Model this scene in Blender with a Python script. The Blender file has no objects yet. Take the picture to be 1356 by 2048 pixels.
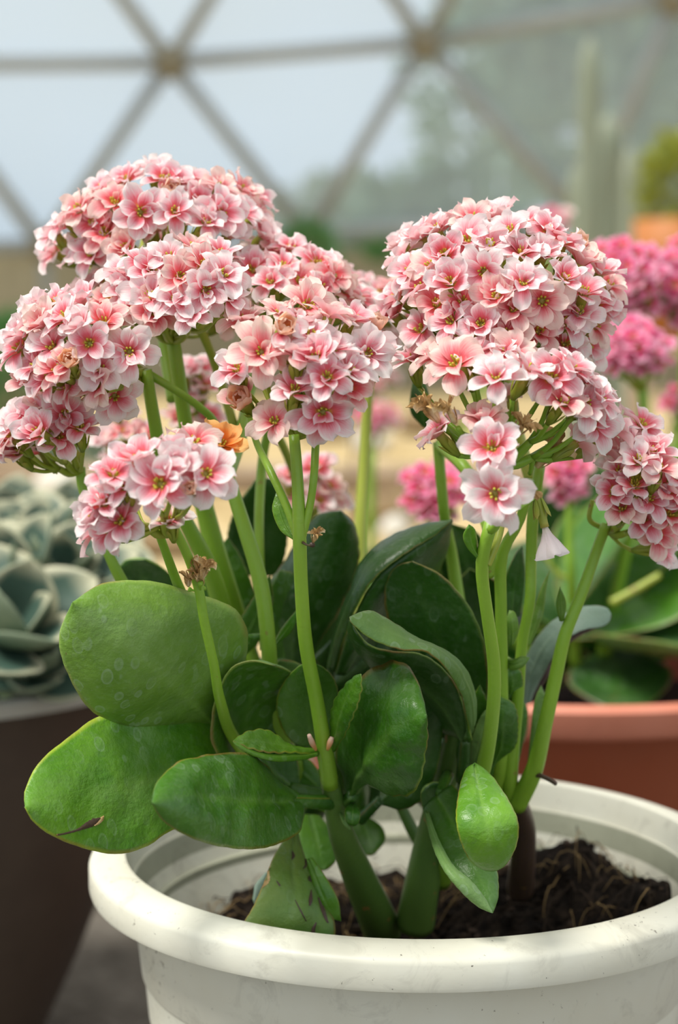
import bpy, math, random
from mathutils import Vector, Matrix, noise
random.seed(7)
R = random.uniform
# ------------------------------------------------------------------ camera
FPX = 3700.0; CH = 0.371; PITCH = math.radians(6.0)
scn = bpy.context.scene
cam_d = bpy.data.cameras.new('camera'); cam = bpy.data.objects.new('camera', cam_d)
scn.collection.objects.link(cam); scn.camera = cam
cam.location = (0, 0, CH); cam.rotation_euler = (math.radians(90) - PITCH, 0, 0)
cam_d.sensor_fit = 'VERTICAL'; cam_d.sensor_height = 24.0; cam_d.lens = FPX * 24.0 / 2048.0
cam_d.clip_start = 0.02; cam_d.clip_end = 500
cam_d.dof.use_dof = True; cam_d.dof.focus_distance = 0.515; cam_d.dof.aperture_fstop = 6.4
# ------------------------------------------------------------------ light
scn.view_settings.view_transform = 'Standard'; scn.view_settings.look = 'None'
scn.view_settings.gamma = 1.0; scn.view_settings.use_curve_mapping = False
scn.view_settings.exposure = 0.22
scn.cycles.max_bounces = 8; scn.cycles.transparent_max_bounces = 8
scn.cycles.caustics_reflective = False; scn.cycles.caustics_refractive = False
w = bpy.data.worlds.new('sky'); scn.world = w; w.use_nodes = True
wn = w.node_tree; wn.nodes.clear()
wo = wn.nodes.new('ShaderNodeOutputWorld'); wb = wn.nodes.new('ShaderNodeBackground')
tc = wn.nodes.new('ShaderNodeTexCoord'); sp = wn.nodes.new('ShaderNodeSeparateXYZ'); rp = wn.nodes.new('ShaderNodeValToRGB')
wn.links.new(tc.outputs['Generated'], sp.inputs[0]); wn.links.new(sp.outputs['Z'], rp.inputs[0])
wn.links.new(rp.outputs[0], wb.inputs[0]); wn.links.new(wb.outputs[0], wo.inputs[0])
e = rp.color_ramp.elements
e[0].position = 0.0; e[0].color = (0.58, 0.71, 0.86, 1); e[1].position = 0.9; e[1].color = (0.95, 0.93, 0.88, 1)
k = e.new(0.10); k.color = (0.70, 0.81, 0.93, 1); k = e.new(0.4); k.color = (0.74, 0.78, 0.80, 1)
wb.inputs[1].default_value = 0.92
sl = bpy.data.lights.new('sun', 'SUN'); sl.energy = 3.3; sl.angle = math.radians(20); sl.color = (1.0, 0.965, 0.90)
so = bpy.data.objects.new('sun', sl); scn.collection.objects.link(so)
so.rotation_euler = Vector((0.50, 0.28, -1.0)).to_track_quat('-Z', 'Y').to_euler()

# ------------------------------------------------------------------ helpers
C = scn.collection
_cp, _sp = math.cos(PITCH), math.sin(PITCH)
def at(px, py, Y):
    """the point at distance Y in front of the lens plane seen at this spot of the frame"""
    dx = (px - 678.0) / FPX; dy = (1024.0 - py) / FPX
    d = Vector((dx, _cp + dy * _sp, -_sp + dy * _cp))
    return Vector((0, 0, CH)) + d * (Y / d.y)
def mpp(Y): return Y / FPX
def mesh(name, V, F, mats, mi=None, uv=None, smooth=True):
    me = bpy.data.meshes.new(name); me.from_pydata([tuple(v) for v in V], [], F)
    for m in (mats if isinstance(mats, (list, tuple)) else [mats]): me.materials.append(m)
    if mi: me.polygons.foreach_set('material_index', mi)
    if uv:
        l = me.uv_layers.new(name='UVMap'); li = [0] * len(me.loops); me.loops.foreach_get('vertex_index', li)
        l.data.foreach_set('uv', [c for i in li for c in uv[i]])
    if smooth: me.polygons.foreach_set('use_smooth', [True] * len(me.polygons))
    me.update(); return me
def link(name, me, parent=None, M=None):
    o = bpy.data.objects.new(name, me); C.objects.link(o)
    if parent: o.parent = parent
    if M is not None: o.matrix_local = M
    return o
def tag(o, label=None, cat=None, group=None, kind=None):
    if label: o['label'] = label
    if cat: o['category'] = cat
    if group: o['group'] = group
    if kind: o['kind'] = kind
    return o
def empty(name, loc, label, cat, group=None):
    o = bpy.data.objects.new(name, None); C.objects.link(o); o.location = loc; o.empty_display_size = 0.02
    return tag(o, label, cat, group)
class MB:
    def __init__(s): s.V = []; s.F = []; s.M = []; s.U = []
    def add(s, V, F, mi=0, U=None):
        b = len(s.V); s.V += [Vector(v) for v in V]; s.F += [tuple(i + b for i in f) for f in F]
        s.M += ([mi] * len(F) if isinstance(mi, int) else mi); s.U += (U if U else [(0.5, 0.5)] * len(V))
    def build(s, name, mats, parent=None, M=None, smooth=True):
        return link(name, mesh(name, s.V, s.F, mats, s.M, s.U, smooth), parent, M)
    def me(s, name, mats): return mesh(name, s.V, s.F, mats, s.M, s.U)
def cr(P, n):
    """catmull-rom through tuples P, n samples evenly by length"""
    k = len(P[0]); P = [tuple(map(float, p)) for p in P]
    if len(P) == 2: P = [P[0], tuple((a + b) / 2 for a, b in zip(*P)), P[1]]
    Q = [tuple(2 * a - b for a, b in zip(P[0], P[1]))] + P + [tuple(2 * a - b for a, b in zip(P[-1], P[-2]))]
    S = []
    for i in range(1, len(Q) - 2):
        for j in range(12):
            t = j / 12.0
            S.append(tuple(0.5 * (2 * Q[i][c] + (Q[i + 1][c] - Q[i - 1][c]) * t + (2 * Q[i - 1][c] - 5 * Q[i][c] + 4 * Q[i + 1][c] - Q[i + 2][c]) * t * t + (3 * Q[i][c] - Q[i - 1][c] - 3 * Q[i + 1][c] + Q[i + 2][c]) * t ** 3) for c in range(k)))
    S.append(P[-1])
    L = [0]
    for a, b in zip(S, S[1:]): L.append(L[-1] + math.dist(a[:3], b[:3]))
    out = []; j = 0
    for i in range(n):
        t = L[-1] * i / (n - 1)
        while j < len(S) - 2 and L[j + 1] < t: j += 1
        f = (t - L[j]) / max(1e-9, L[j + 1] - L[j])
        out.append(tuple(a + (b - a) * f for a, b in zip(S[j], S[j + 1])))
    return out
def tube(mb, pts, rad, n=10, mi=0, caps=True):
    """pts Vectors, rad list"""
    pts = [Vector(p) for p in pts]; V = []; F = []; U = []; up = None; m = len(pts)
    for i, p in enumerate(pts):
        d = (pts[min(i + 1, m - 1)] - pts[max(i - 1, 0)]).normalized()
        if up is None: up = d.orthogonal().normalized()
        up = (up - d * up.dot(d)).normalized(); sd = d.cross(up)
        for a in range(n):
            t = 2 * math.pi * a / n
            V.append(p + (up * math.cos(t) + sd * math.sin(t)) * rad[i]); U.append((i / (m - 1), a / n))
    for i in range(m - 1):
        for a in range(n): F.append((i * n + a, i * n + (a + 1) % n, (i + 1) * n + (a + 1) % n, (i + 1) * n + a))
    if caps:
        F.append(tuple(reversed(range(n)))); F.append(tuple(range((m - 1) * n, m * n)))
    mb.add(V, F, mi, U)
def lathe(mb, prof, n=96, mi=0, closed=True, wob=0.0, org=(0, 0, 0)):
    V = []; F = []; U = []; m = len(prof); ox, oy, oz = org
    for j, (r, z) in enumerate(prof):
        for a in range(n):
            t = 2 * math.pi * a / n; q = r * (1 + wob * noise.noise(Vector((math.cos(t) * 2, math.sin(t) * 2, z * 8))))
            V.append((ox + q * math.cos(t), oy + q * math.sin(t), oz + z)); U.append((a / n, j / m))
    for j in range(m if closed else m - 1):
        for a in range(n):
            k = (j + 1) % m; F.append((j * n + a, j * n + (a + 1) % n, k * n + (a + 1) % n, k * n + a))
    mb.add(V, F, mi, U)
def blade(mb, L, Mi, Rr, th, nt=10, mi=(0, 1), und=0.0, seed=0.0, u0=0.0):
    """solid leaf between left edge, midrib and right edge (lists of Vector), th = half thickness"""
    n = len(L); W = 2 * nt + 1; G = []
    for i in range(n):
        row = []
        for j in range(W):
            t = (j - nt) / nt
            p = L[i] * (t * (t - 1) / 2) + Mi[i] * (1 - t * t) + Rr[i] * (t * (t + 1) / 2)
            row.append(p)
        G.append(row)
    N = [[None] * W for _ in range(n)]
    for i in range(n):
        for j in range(W):
            a = G[min(i + 1, n - 1)][j] - G[max(i - 1, 0)][j]; b = G[i][min(j + 1, W - 1)] - G[i][max(j - 1, 0)]
            c = a.cross(b); N[i][j] = c.normalized() if c.length > 1e-12 else (N[i - 1][j] if i else Vector((0, -1, 0)))
    N[n - 1] = [v.copy() for v in N[n - 2]]
    V = []; U = []; F = []; MI = []
    for side in (1, -1):
        for i in range(n):
            for j in range(W):
                t = abs((j - nt) / nt); s = i / (n - 1)
                h = th * (0.22 + 0.78 * (1 - t ** 4)) * (1 if s < 0.9 else max(0.15, 1 - (s - 0.9) * 7.5))
                bump = und * noise.noise(G[i][j] * 45 + Vector((seed, 0, 0))) + und * 0.35 * noise.noise(G[i][j] * 140 + Vector((seed, 3, 0))) - und * 0.4 * math.exp(-(t * 9) ** 2) * max(0.0, 1 - s * 1.35)
                bump *= min(1.0, (1 - s) * 3)
                V.append(G[i][j] + N[i][j] * (side * h + bump)); U.append((u0 + (1 - u0) * s, j / (W - 1)))
    o = n * W
    for i in range(n - 1):
        for j in range(W - 1):
            a, b, c, d = i * W + j, i * W + j + 1, (i + 1) * W + j + 1, (i + 1) * W + j
            F.append((a, d, c, b)); MI.append(mi[0]); F.append((a + o, b + o, c + o, d + o)); MI.append(mi[1])
        for j, q in ((0, 0), (W - 1, 1)):
            a, d = i * W + j, (i + 1) * W + j
            F.append((a, a + o, d + o, d) if q == 0 else (a, d, d + o, a + o)); MI.append(mi[0])
    for i, q in ((0, 0), (n - 1, 1)):
        for j in range(W - 1):
            a, b = i * W + j, i * W + j + 1
            F.append((a, b, b + o, a + o) if q == 0 else (a, a + o, b + o, b)); MI.append(mi[0])
    mb.add(V, F, MI, U)

# ------------------------------------------------------------------ materials
class NT:
    def __init__(s, name):
        s.m = bpy.data.materials.new(name); s.m.use_nodes = True; s.t = s.m.node_tree; s.t.nodes.clear()
        s.out = s.t.nodes.new('ShaderNodeOutputMaterial')
    def n(s, ty, **kw):
        nd = s.t.nodes.new('ShaderNode' + ty)
        for k, v in kw.items():
            if k.startswith('i_'):
                key = k[2:].replace('_', ' '); nd.inputs[int(key) if key.isdigit() else key].default_value = v
            else: setattr(nd, k, v)
        return nd
    def l(s, a, b): s.t.links.new(a, b)
    def math(s, op, a, b=None, c=None, clamp=False):
        nd = s.n('Math', operation=op); nd.use_clamp = clamp
        for i, x in enumerate((a, b, c)):
            if x is None: continue
            if isinstance(x, (int, float)): nd.inputs[i].default_value = x
            else: s.l(x, nd.inputs[i])
        return nd.outputs[0]
    def mix(s, f, a, b, bt='MIX'):
        nd = s.n('MixRGB', blend_type=bt)
        for i, x in enumerate((f, a, b)):
            if isinstance(x, (int, float)): nd.inputs[i].default_value = x
            elif isinstance(x, tuple): nd.inputs[i].default_value = (*x, 1) if len(x) == 3 else x
            else: s.l(x, nd.inputs[i])
        return nd.outputs[0]
    def ramp(s, f, st, interp='LINEAR'):
        nd = s.n('ValToRGB'); r = nd.color_ramp; r.interpolation = interp
        while len(r.elements) < len(st): r.elements.new(0.5)
        for e_, (p, c) in zip(r.elements, st): e_.position = p; e_.color = (*c, 1) if isinstance(c, tuple) else (c, c, c, 1)
        s.l(f, nd.inputs[0]); return nd.outputs[0]
    def noise(s, sc, det=3, vec=None, rough=0.5, dist=0.0):
        nd = s.n('TexNoise', i_Scale=sc, i_Detail=det, i_Roughness=rough, i_Distortion=dist)
        if vec is not None: s.l(vec, nd.inputs['Vector'])
        return nd.outputs['Fac']
    def uv(s):
        u = s.n('UVMap'); sx = s.n('SeparateXYZ'); s.l(u.outputs[0], sx.inputs[0]); return u.outputs[0], sx.outputs[0], sx.outputs[1]
    def obj(s): return s.n('TexCoord').outputs['Object']
    def rnd(s): return s.n('ObjectInfo').outputs['Random']
    def bsdf(s, col, rough=0.5, transl=0.0, tcol=None, bump=None, bstr=0.2, bdist=0.001, spec=0.5, coat=0.0, sss=0.0, srad=(0.3, 0.5, 0.1)):
        p = s.n('BsdfPrincipled')
        if isinstance(col, tuple): p.inputs['Base Color'].default_value = (*col, 1)
        else: s.l(col, p.inputs['Base Color'])
        if isinstance(rough, (int, float)): p.inputs['Roughness'].default_value = rough
        else: s.l(rough, p.inputs['Roughness'])
        p.inputs['Specular IOR Level'].default_value = spec; p.inputs['Coat Weight'].default_value = coat; p.inputs['Coat Roughness'].default_value = 0.3
        if sss: p.inputs['Subsurface Weight'].default_value = sss; p.inputs['Subsurface Radius'].default_value = srad; p.inputs['Subsurface Scale'].default_value = 0.004
        if bump is not None:
            b = s.n('Bump', i_Strength=bstr, i_Distance=bdist); s.l(bump, b.inputs['Height']); s.l(b.outputs[0], p.inputs['Normal'])
        o = p.outputs[0]
        if transl:
            t = s.n('BsdfTranslucent'); c = tcol if tcol is not None else col
            if isinstance(c, tuple): t.inputs[0].default_value = (*c, 1)
            else: s.l(c, t.inputs[0])
            mx = s.n('MixShader'); mx.inputs[0].default_value = transl; s.l(o, mx.inputs[1]); s.l(t.outputs[0], mx.inputs[2]); o = mx.outputs[0]
        s.l(o, s.out.inputs[0]); return s.m

def petal_mat(name, st, back, peach=(0.0, 0.0), var=0.25, transl=0.38):
    t = NT(name); uvv, u, v = t.uv(); rn = t.rnd()
    av = t.math('MULTIPLY', t.math('ABSOLUTE', t.math('SUBTRACT', v, 0.5)), 2.0)
    cx = t.n('CombineXYZ'); t.l(t.math('MULTIPLY', u, 1.6), cx.inputs[0]); t.l(t.math('MULTIPLY', v, 13.0), cx.inputs[1]); t.l(t.math('MULTIPLY', rn, 40.0), cx.inputs[2])
    st1 = t.noise(1.6, 3, cx.outputs[0]); bl = t.noise(330, 2, t.obj())
    uu = t.math('ADD', u, t.math('MULTIPLY', t.math('SUBTRACT', st1, 0.5), 0.45))
    uu = t.math('ADD', uu, t.math('MULTIPLY', t.math('SUBTRACT', bl, 0.5), 0.25))
    uu = t.math('ADD', uu, t.math('MULTIPLY', t.math('POWER', av, 3.0), 0.32))
    uu = t.math('ADD', uu, t.math('MULTIPLY', t.math('SUBTRACT', rn, 0.10), var))
    col = t.ramp(uu, st)
    r2 = t.math('FRACT', t.math('MULTIPLY', rn, 7.31))
    pe = t.math('MULTIPLY', t.math('GREATER_THAN', r2, 0.72), peach[0])
    col = t.mix(pe, col, t.mix(0.75, col, (1.0, 0.62, 0.42), 'MULTIPLY'))
    bf = t.n('NewGeometry').outputs['Backfacing']
    col = t.mix(t.math('MULTIPLY', bf, 0.62), col, back)
    return t.bsdf(col, 0.55, transl, None, st1, 0.25, 0.0006, spec=0.25)
PET = petal_mat('pale_pink_petal', [(0.0, (0.62, 0.62, 0.06)), (0.16, (0.80, 0.58, 0.10)), (0.25, (0.84, 0.20, 0.15)), (0.44, (0.87, 0.17, 0.23)), (0.63, (0.92, 0.42, 0.48)), (0.80, (0.95, 0.67, 0.70)), (1.0, (0.97, 0.90, 0.88))], (0.95, 0.64, 0.66), (0.45, 0))
HOT = petal_mat('hot_pink_petal', [(0.0, (0.88, 0.60, 0.12)), (0.28, (0.90, 0.30, 0.12)), (0.45, (0.86, 0.07, 0.20)), (0.7, (0.90, 0.17, 0.40)), (1.0, (0.95, 0.55, 0.68))], (0.88, 0.28, 0.5), (0.3, 0))
ORG = petal_mat('orange_petal', [(0.0, (0.70, 0.5, 0.06)), (0.3, (0.85, 0.22, 0.03)), (0.7, (0.92, 0.32, 0.06)), (1.0, (0.95, 0.55, 0.2))], (0.9, 0.42, 0.14))
PCH = petal_mat('peach_bud_petal', [(0.0, (0.55, 0.5, 0.1)), (0.3, (0.88, 0.5, 0.18)), (0.7, (0.93, 0.55, 0.33)), (1.0, (0.95, 0.72, 0.6))], (0.92, 0.6, 0.42))
WHT = petal_mat('faded_white_petal', [(0.0, (0.75, 0.78, 0.35)), (0.4, (0.88, 0.78, 0.74)), (1.0, (0.93, 0.88, 0.86))], (0.9, 0.82, 0.84))
t = NT('dried_petal'); DRY = t.bsdf(t.ramp(t.noise(260, 4, t.obj()), [(0.3, (0.30, 0.17, 0.06)), (0.5, (0.66, 0.45, 0.20)), (0.7, (0.85, 0.70, 0.45))]), 0.8, 0.15, spec=0.1)
t = NT('calyx_green'); uvv, u, v = t.uv()
CAL = t.bsdf(t.mix(t.noise(220, 2, t.obj()), t.ramp(u, [(0.0, (0.20, 0.33, 0.03)), (0.6, (0.40, 0.46, 0.05)), (1.0, (0.66, 0.48, 0.14))]), (0.3, 0.36, 0.04)), 0.42, 0.2)
t = NT('stamen_yellow'); STM = t.bsdf((0.60, 0.58, 0.07), 0.5, 0.15)
def stem_mat(name, a, b, spots=0.25):
    t = NT(name); o = t.obj()
    c = t.mix(t.noise(28, 3, o), a, b)
    c = t.mix(t.math('MULTIPLY', t.math('GREATER_THAN', t.noise(150, 3, o), 0.70), spots * 2), c, (0.28, 0.17, 0.05))
    return t.bsdf(c, 0.40, 0.0, bump=t.noise(700, 3, o), bstr=0.25, bdist=0.0005, sss=0.25, srad=(0.4, 0.6, 0.1))
STEM = stem_mat('green_stem', (0.19, 0.38, 0.022), (0.30, 0.48, 0.05))
STEMY = stem_mat('yellow_green_stem', (0.28, 0.36, 0.03), (0.40, 0.45, 0.07), 0.35)
STEMD = stem_mat('old_stem', (0.055, 0.14, 0.018), (0.13, 0.21, 0.045), 0.9)
WOOD = stem_mat('brown_woody_stem', (0.045, 0.028, 0.02), (0.10, 0.06, 0.04), 0.4)
def leaf_mat(name, dark, lite, rib, edge, rough=0.34, marks=0.5, bright_edge=0.5, brn=0.55):
    t = NT(name); o = t.obj(); uvv, u, v = t.uv(); rn = t.rnd()
    av = t.math('MULTIPLY', t.math('ABSOLUTE', t.math('SUBTRACT', v, 0.5)), 2.0)
    big = t.noise(26, 4, o, 0.6, 0.6)
    c = t.mix(t.ramp(big, [(0.33, 0.0), (0.68, 1.0)]), dark, lite)
    c = t.mix(t.math('MULTIPLY', t.math('SUBTRACT', 1.0, t.ramp(av, [(0.0, 0.0), (0.14, 1.0)])), t.math('MULTIPLY', t.math('SUBTRACT', 1.0, u), 0.75)), c, rib)
    # faint side veins
    vv = t.math('SINE', t.math('MULTIPLY', t.math('SUBTRACT', t.math('MULTIPLY', u, 6.0), t.math('MULTIPLY', av, 2.2)), 6.28))
    c = t.mix(t.math('MULTIPLY', t.ramp(vv, [(0.75, 0.0), (1.0, 1.0)]), 0.08), c, rib)
    # dried water marks: small pale rings
    vo = t.n('TexVoronoi', i_Scale=260.0, i_Randomness=1.0); mp = t.n('Mapping'); mp.inputs['Scale'].default_value = (1, 1, 0.6); t.l(o, mp.inputs[0]); t.l(mp.outputs[0], vo.inputs['Vector'])
    d = vo.outputs['Distance']; ring = t.ramp(d, [(0.0, 0.35), (0.28, 0.35), (0.36, 1.0), (0.42, 1.0), (0.46, 0.0)])
    sel = t.math('MULTIPLY', t.math('GREATER_THAN', t.n('SeparateColor').outputs[0], 0.5), 1.0)
    sc_ = t.n('SeparateColor'); t.l(vo.outputs['Color'], sc_.inputs[0])
    sel = t.math('MULTIPLY', t.math('GREATER_THAN', sc_.outputs[0], 0.45), t.ramp(t.noise(30, 2, o), [(0.45, 0.0), (0.6, 1.0)]))
    c = t.mix(t.math('MULTIPLY', t.math('MULTIPLY', ring, sel), 0.38 * marks), c, (0.42, 0.55, 0.40))
    dust = t.ramp(t.noise(620, 4, o, 0.7), [(0.5, 0.0), (0.8, 1.0)])
    c = t.mix(t.math('MULTIPLY', dust, 0.20 * marks), c, (0.5, 0.6, 0.45))
    bloom_sheen = t.math('MULTIPLY', t.ramp(t.noise(19, 5, o, 0.65, 1.2), [(0.48, 0.0), (0.75, 1.0)]), t.math('SUBTRACT', 1.0, t.math('MULTIPLY', av, 0.75)))  # waxy bloom blotches; the leaf's sky sheen is painted in here too
    c = t.mix(t.math('MULTIPLY', bloom_sheen, 0.55 * marks), c, (0.33, 0.47, 0.22))
    # brown specks
    sp_ = t.math('GREATER_THAN', t.noise(95, 2, o), 0.77)
    c = t.mix(t.math('MULTIPLY', sp_, brn), c, (0.16, 0.07, 0.02))
    # thin coloured margin
    em = t.ramp(av, [(0.93, 0.0), (0.985, 1.0)]); er = t.ramp(t.noise(60, 2, o), [(0.45, 0.0), (0.6, 1.0)])
    c = t.mix(t.math('MULTIPLY', em, bright_edge), c, t.mix(er, edge, (0.42, 0.16, 0.05)))
    hs = t.n('HueSaturation'); t.l(c, hs.inputs['Color']); t.l(t.math('ADD', 0.85, t.math('MULTIPLY', rn, 0.3)), hs.inputs['Value'])
    return t.bsdf(hs.outputs[0], t.math('ADD', rough, t.math('MULTIPLY', dust, 0.25)), 0.17, (0.24, 0.46, 0.03), t.noise(120, 5, o, 0.65), 0.6, 0.0016, coat=0.12)
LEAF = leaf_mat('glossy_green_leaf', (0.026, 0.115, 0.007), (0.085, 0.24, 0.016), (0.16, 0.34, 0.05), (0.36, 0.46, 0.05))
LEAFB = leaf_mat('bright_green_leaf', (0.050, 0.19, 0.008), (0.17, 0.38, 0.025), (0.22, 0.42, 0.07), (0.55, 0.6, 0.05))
LEAFP = leaf_mat('pale_matte_leaf', (0.095, 0.22, 0.014), (0.19, 0.35, 0.045), (0.22, 0.40, 0.06), (0.36, 0.52, 0.12), 0.5, 0.7)
LEAFD = leaf_mat('deep_shaded_leaf', (0.013, 0.060, 0.006), (0.034, 0.125, 0.012), (0.08, 0.19, 0.035), (0.20, 0.30, 0.04), 0.34, 0.5)  # darker copy of the leaf green, shade of inner foliage painted into it
UNDER = leaf_mat('leaf_underside', (0.11, 0.24, 0.045), (0.19, 0.34, 0.09), (0.25, 0.4, 0.12), (0.36, 0.46, 0.08), 0.55, 0.6)
BLUE = leaf_mat('blue_green_leaf', (0.20, 0.32, 0.24), (0.36, 0.48, 0.40), (0.28, 0.40, 0.28), (0.3, 0.42, 0.25), 0.5, 0.4)
YLEAF = leaf_mat('yellowing_leaf', (0.09, 0.24, 0.03), (0.24, 0.33, 0.06), (0.25, 0.4, 0.1), (0.6, 0.36, 0.06), 0.45, 0.4)
t = NT('purple_brown_underside'); PUR = t.bsdf(t.mix(t.noise(40, 3, t.obj()), (0.045, 0.022, 0.024), (0.075, 0.04, 0.04)), 0.6)

# pots
def pot_mat(name, base, dirt, st, amt=1.0, rough=0.42):
    t = NT(name); o = t.obj()
    c = t.mix(t.ramp(t.noise(16, 4, o, 0.6), [(0.35, 0.0), (0.75, 1.0)]), base, st)
    fine = t.noise(420, 5, o, 0.75); area = t.ramp(t.noise(17, 2, o), [(0.42, 0.0), (0.62, 1.0)])
    sp1 = t.math('GREATER_THAN', t.math('ADD', fine, t.math('MULTIPLY', area, 0.075)), 0.70)
    c = t.mix(t.math('MULTIPLY', sp1, 0.9 * amt), c, dirt)
    sm = t.math('MULTIPLY', t.ramp(t.noise(60, 5, o, 0.7, 0.8), [(0.54, 0.0), (0.76, 1.0)]), 0.34 * amt)
    c = t.mix(sm, c, dirt)
    return t.bsdf(c, rough, 0.0, bump=t.noise(300, 3, o), bstr=0.12, bdist=0.0006, sss=0.0)
WPOT = pot_mat('off_white_plastic', (0.78, 0.775, 0.66), (0.12, 0.10, 0.07), (0.70, 0.67, 0.53))
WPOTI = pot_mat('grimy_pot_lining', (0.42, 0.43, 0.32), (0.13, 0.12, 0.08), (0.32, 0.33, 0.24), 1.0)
TPOT = pot_mat('terracotta_plastic', (0.31, 0.070, 0.026), (0.20, 0.08, 0.04), (0.36, 0.09, 0.04), 0.4, 0.5)
TRIM_ = pot_mat('terracotta_rim', (0.62, 0.20, 0.12), (0.4, 0.2, 0.13), (0.70, 0.27, 0.18), 0.4, 0.5)
BPOT = pot_mat('dark_brown_plastic', (0.060, 0.040, 0.028), (0.03, 0.02, 0.015), (0.085, 0.06, 0.042), 0.5, 0.6)
BRIM = pot_mat('pale_dusty_rim', (0.50, 0.48, 0.42), (0.2, 0.17, 0.13), (0.42, 0.4, 0.35), 0.6, 0.6)
t = NT('dark_potting_soil'); o = t.obj()
SOIL = t.bsdf(t.ramp(t.noise(210, 6, o, 0.7), [(0.35, (0.008, 0.006, 0.005)), (0.55, (0.030, 0.022, 0.017)), (0.75, (0.10, 0.072, 0.05))]), 0.95, 0, bump=t.noise(420, 6, o, 0.75), bstr=1.0, bdist=0.004, spec=0.1)
t = NT('dry_fibre'); FIB = t.bsdf(t.mix(t.noise(90, 2, t.obj()), (0.16, 0.10, 0.045), (0.50, 0.34, 0.15)), 0.8, spec=0.15)
t = NT('dark_fibre'); FIBD = t.bsdf(t.mix(t.noise(90, 2, t.obj()), (0.02, 0.014, 0.01), (0.09, 0.06, 0.04)), 0.85, spec=0.15)

# ------------------------------------------------------------------ setting
def gmat(name, cols, sc=4.0, fine=60.0):
    t = NT(name); o = t.obj(); c = t.ramp(t.noise(sc, 5, o, 0.65), [(0.3, cols[0]), (0.5, cols[1]), (0.7, cols[2])])
    c = t.mix(0.35, c, t.ramp(t.noise(fine, 4, o, 0.7), [(0.35, cols[0]), (0.65, cols[2])]))
    return t.bsdf(c, 0.9, 0, bump=t.noise(fine * 2, 4, o), bstr=0.4, bdist=0.01, spec=0.1)
CONC = gmat('stained_concrete', [(0.07, 0.06, 0.048), (0.12, 0.105, 0.085), (0.20, 0.18, 0.15)], 14, 80)
SAND = gmat('sandy_ground', [(0.30, 0.20, 0.08), (0.52, 0.39, 0.19), (0.70, 0.58, 0.36)], 2.2, 9)
BRIK = gmat('kerb_stone', [(0.24, 0.17, 0.11), (0.36, 0.27, 0.18), (0.45, 0.35, 0.25)], 3, 20)
WALL = gmat('planter_wall', [(0.22, 0.20, 0.13), (0.28, 0.25, 0.17), (0.34, 0.31, 0.22)], 1.5, 12)
GRAV = gmat('green_ground_cover', [(0.07, 0.14, 0.05), (0.13, 0.22, 0.08), (0.24, 0.30, 0.14)], 3, 12)
def slab(name, x0, x1, y0, y1, z0, z1, m, rot=0, bev=0.004):
    V = [(x, y, z) for z in (z0, z1) for y in (y0, y1) for x in (x0, x1)]
    F = [(0, 2, 3, 1), (4, 5, 7, 6), (0, 1, 5, 4), (2, 6, 7, 3), (0, 4, 6, 2), (1, 3, 7, 5)]
    o = link(name, mesh(name, V, F, m, smooth=False))
    b = o.modifiers.new('bevel', 'BEVEL'); b.width = bev; b.segments = 2
    return o
f = slab('floor', -16, 16, -1.2, 30, -0.5, 0.0, SAND); tag(f, kind='structure')
f = slab('trim_1', -2.6, 2.6, -0.8, 1.75, 0.0, 0.0006, CONC, bev=0.0001); tag(f, 'stained concrete slab the pots stand on', kind='structure')
f = slab('trim_2', -3.2, 3.2, 3.9, 4.08, 0.0, 0.05, BRIK, bev=0.01); tag(f, kind='structure')
f = slab('wall_back', -7, 7, 9.3, 9.5, 0.0, 0.70, WALL, bev=0.01); tag(f, kind='structure')

# geodesic greenhouse shell
t = NT('galvanised_strut'); STRUT = t.bsdf(t.mix(t.noise(8, 3, t.obj()), (0.30, 0.33, 0.34), (0.37, 0.40, 0.41)), 0.5)
t = NT('rusty_hub'); HUB = t.bsdf((0.22, 0.20, 0.14), 0.6)
t = NT('greenhouse_film')
a = t.n('BsdfTransparent', i_Color=(0.93, 0.95, 0.96, 1)); b = t.n('BsdfDiffuse', i_Color=(0.72, 0.82, 0.84, 1)); c = t.n('BsdfTranslucent', i_Color=(0.72, 0.83, 0.87, 1))
m1 = t.n('MixShader', i_0=0.6); t.l(b.outputs[0], m1.inputs[1]); t.l(c.outputs[0], m1.inputs[2])
m2 = t.n('MixShader'); t.l(t.math('ADD', 0.28, t.math('MULTIPLY', t.noise(1.3, 4, t.obj()), 0.24)), m2.inputs[0]); t.l(a.outputs[0], m2.inputs[1]); t.l(m1.outputs[0], m2.inputs[2]); t.l(m2.outputs[0], t.out.inputs[0]); FILM = t.m
rows = []
lo = [(-980, 510, 8.2), (-430, 505, 8.7), (88, 492, 9.0), (615, 470, 9.2), (1165, 440, 9.0), (1700, 400, 8.4), (2250, 350, 7.6)]
up = [(-720, 150, 8.2), (-180, 130, 8.7), (340, 125, 8.9), (850, 85, 8.9), (1350, -6, 8.5), (1880, -110, 7.8)]
t1 = [(-1000, -230, 7.6), (-470, -250, 8.2), (55, -260, 8.5), (592, -290, 8.6), (1085, -340, 8.4), (1600, -430, 7.9), (2100, -560, 7.0)]
t2 = [(-720, -620, 7.2), (-200, -640, 7.6), (320, -660, 7.9), (830, -700, 7.9), (1330, -770, 7.6), (1850, -880, 6.9)]
NODES = [[at(*p) for p in r] for r in (lo, up, t1, t2)]
NODES.insert(0, [Vector((p.x, p.y + 0.1, 0.3)) for p in NODES[0]])
frame = bpy.data.objects.new('dome_frame', None); C.objects.link(frame); frame.location = (0, 9, 0); tag(frame, 'grey tubular triangular frame of the greenhouse dome', kind='structure')
def bar(name, a, b, r, m, par):
    mb = MB(); off = Vector(par.location); tube(mb, [a - off, (a + b) / 2 - off, b - off], [r] * 3, 12); return mb.build(name, m, par)
wi = 0
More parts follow.
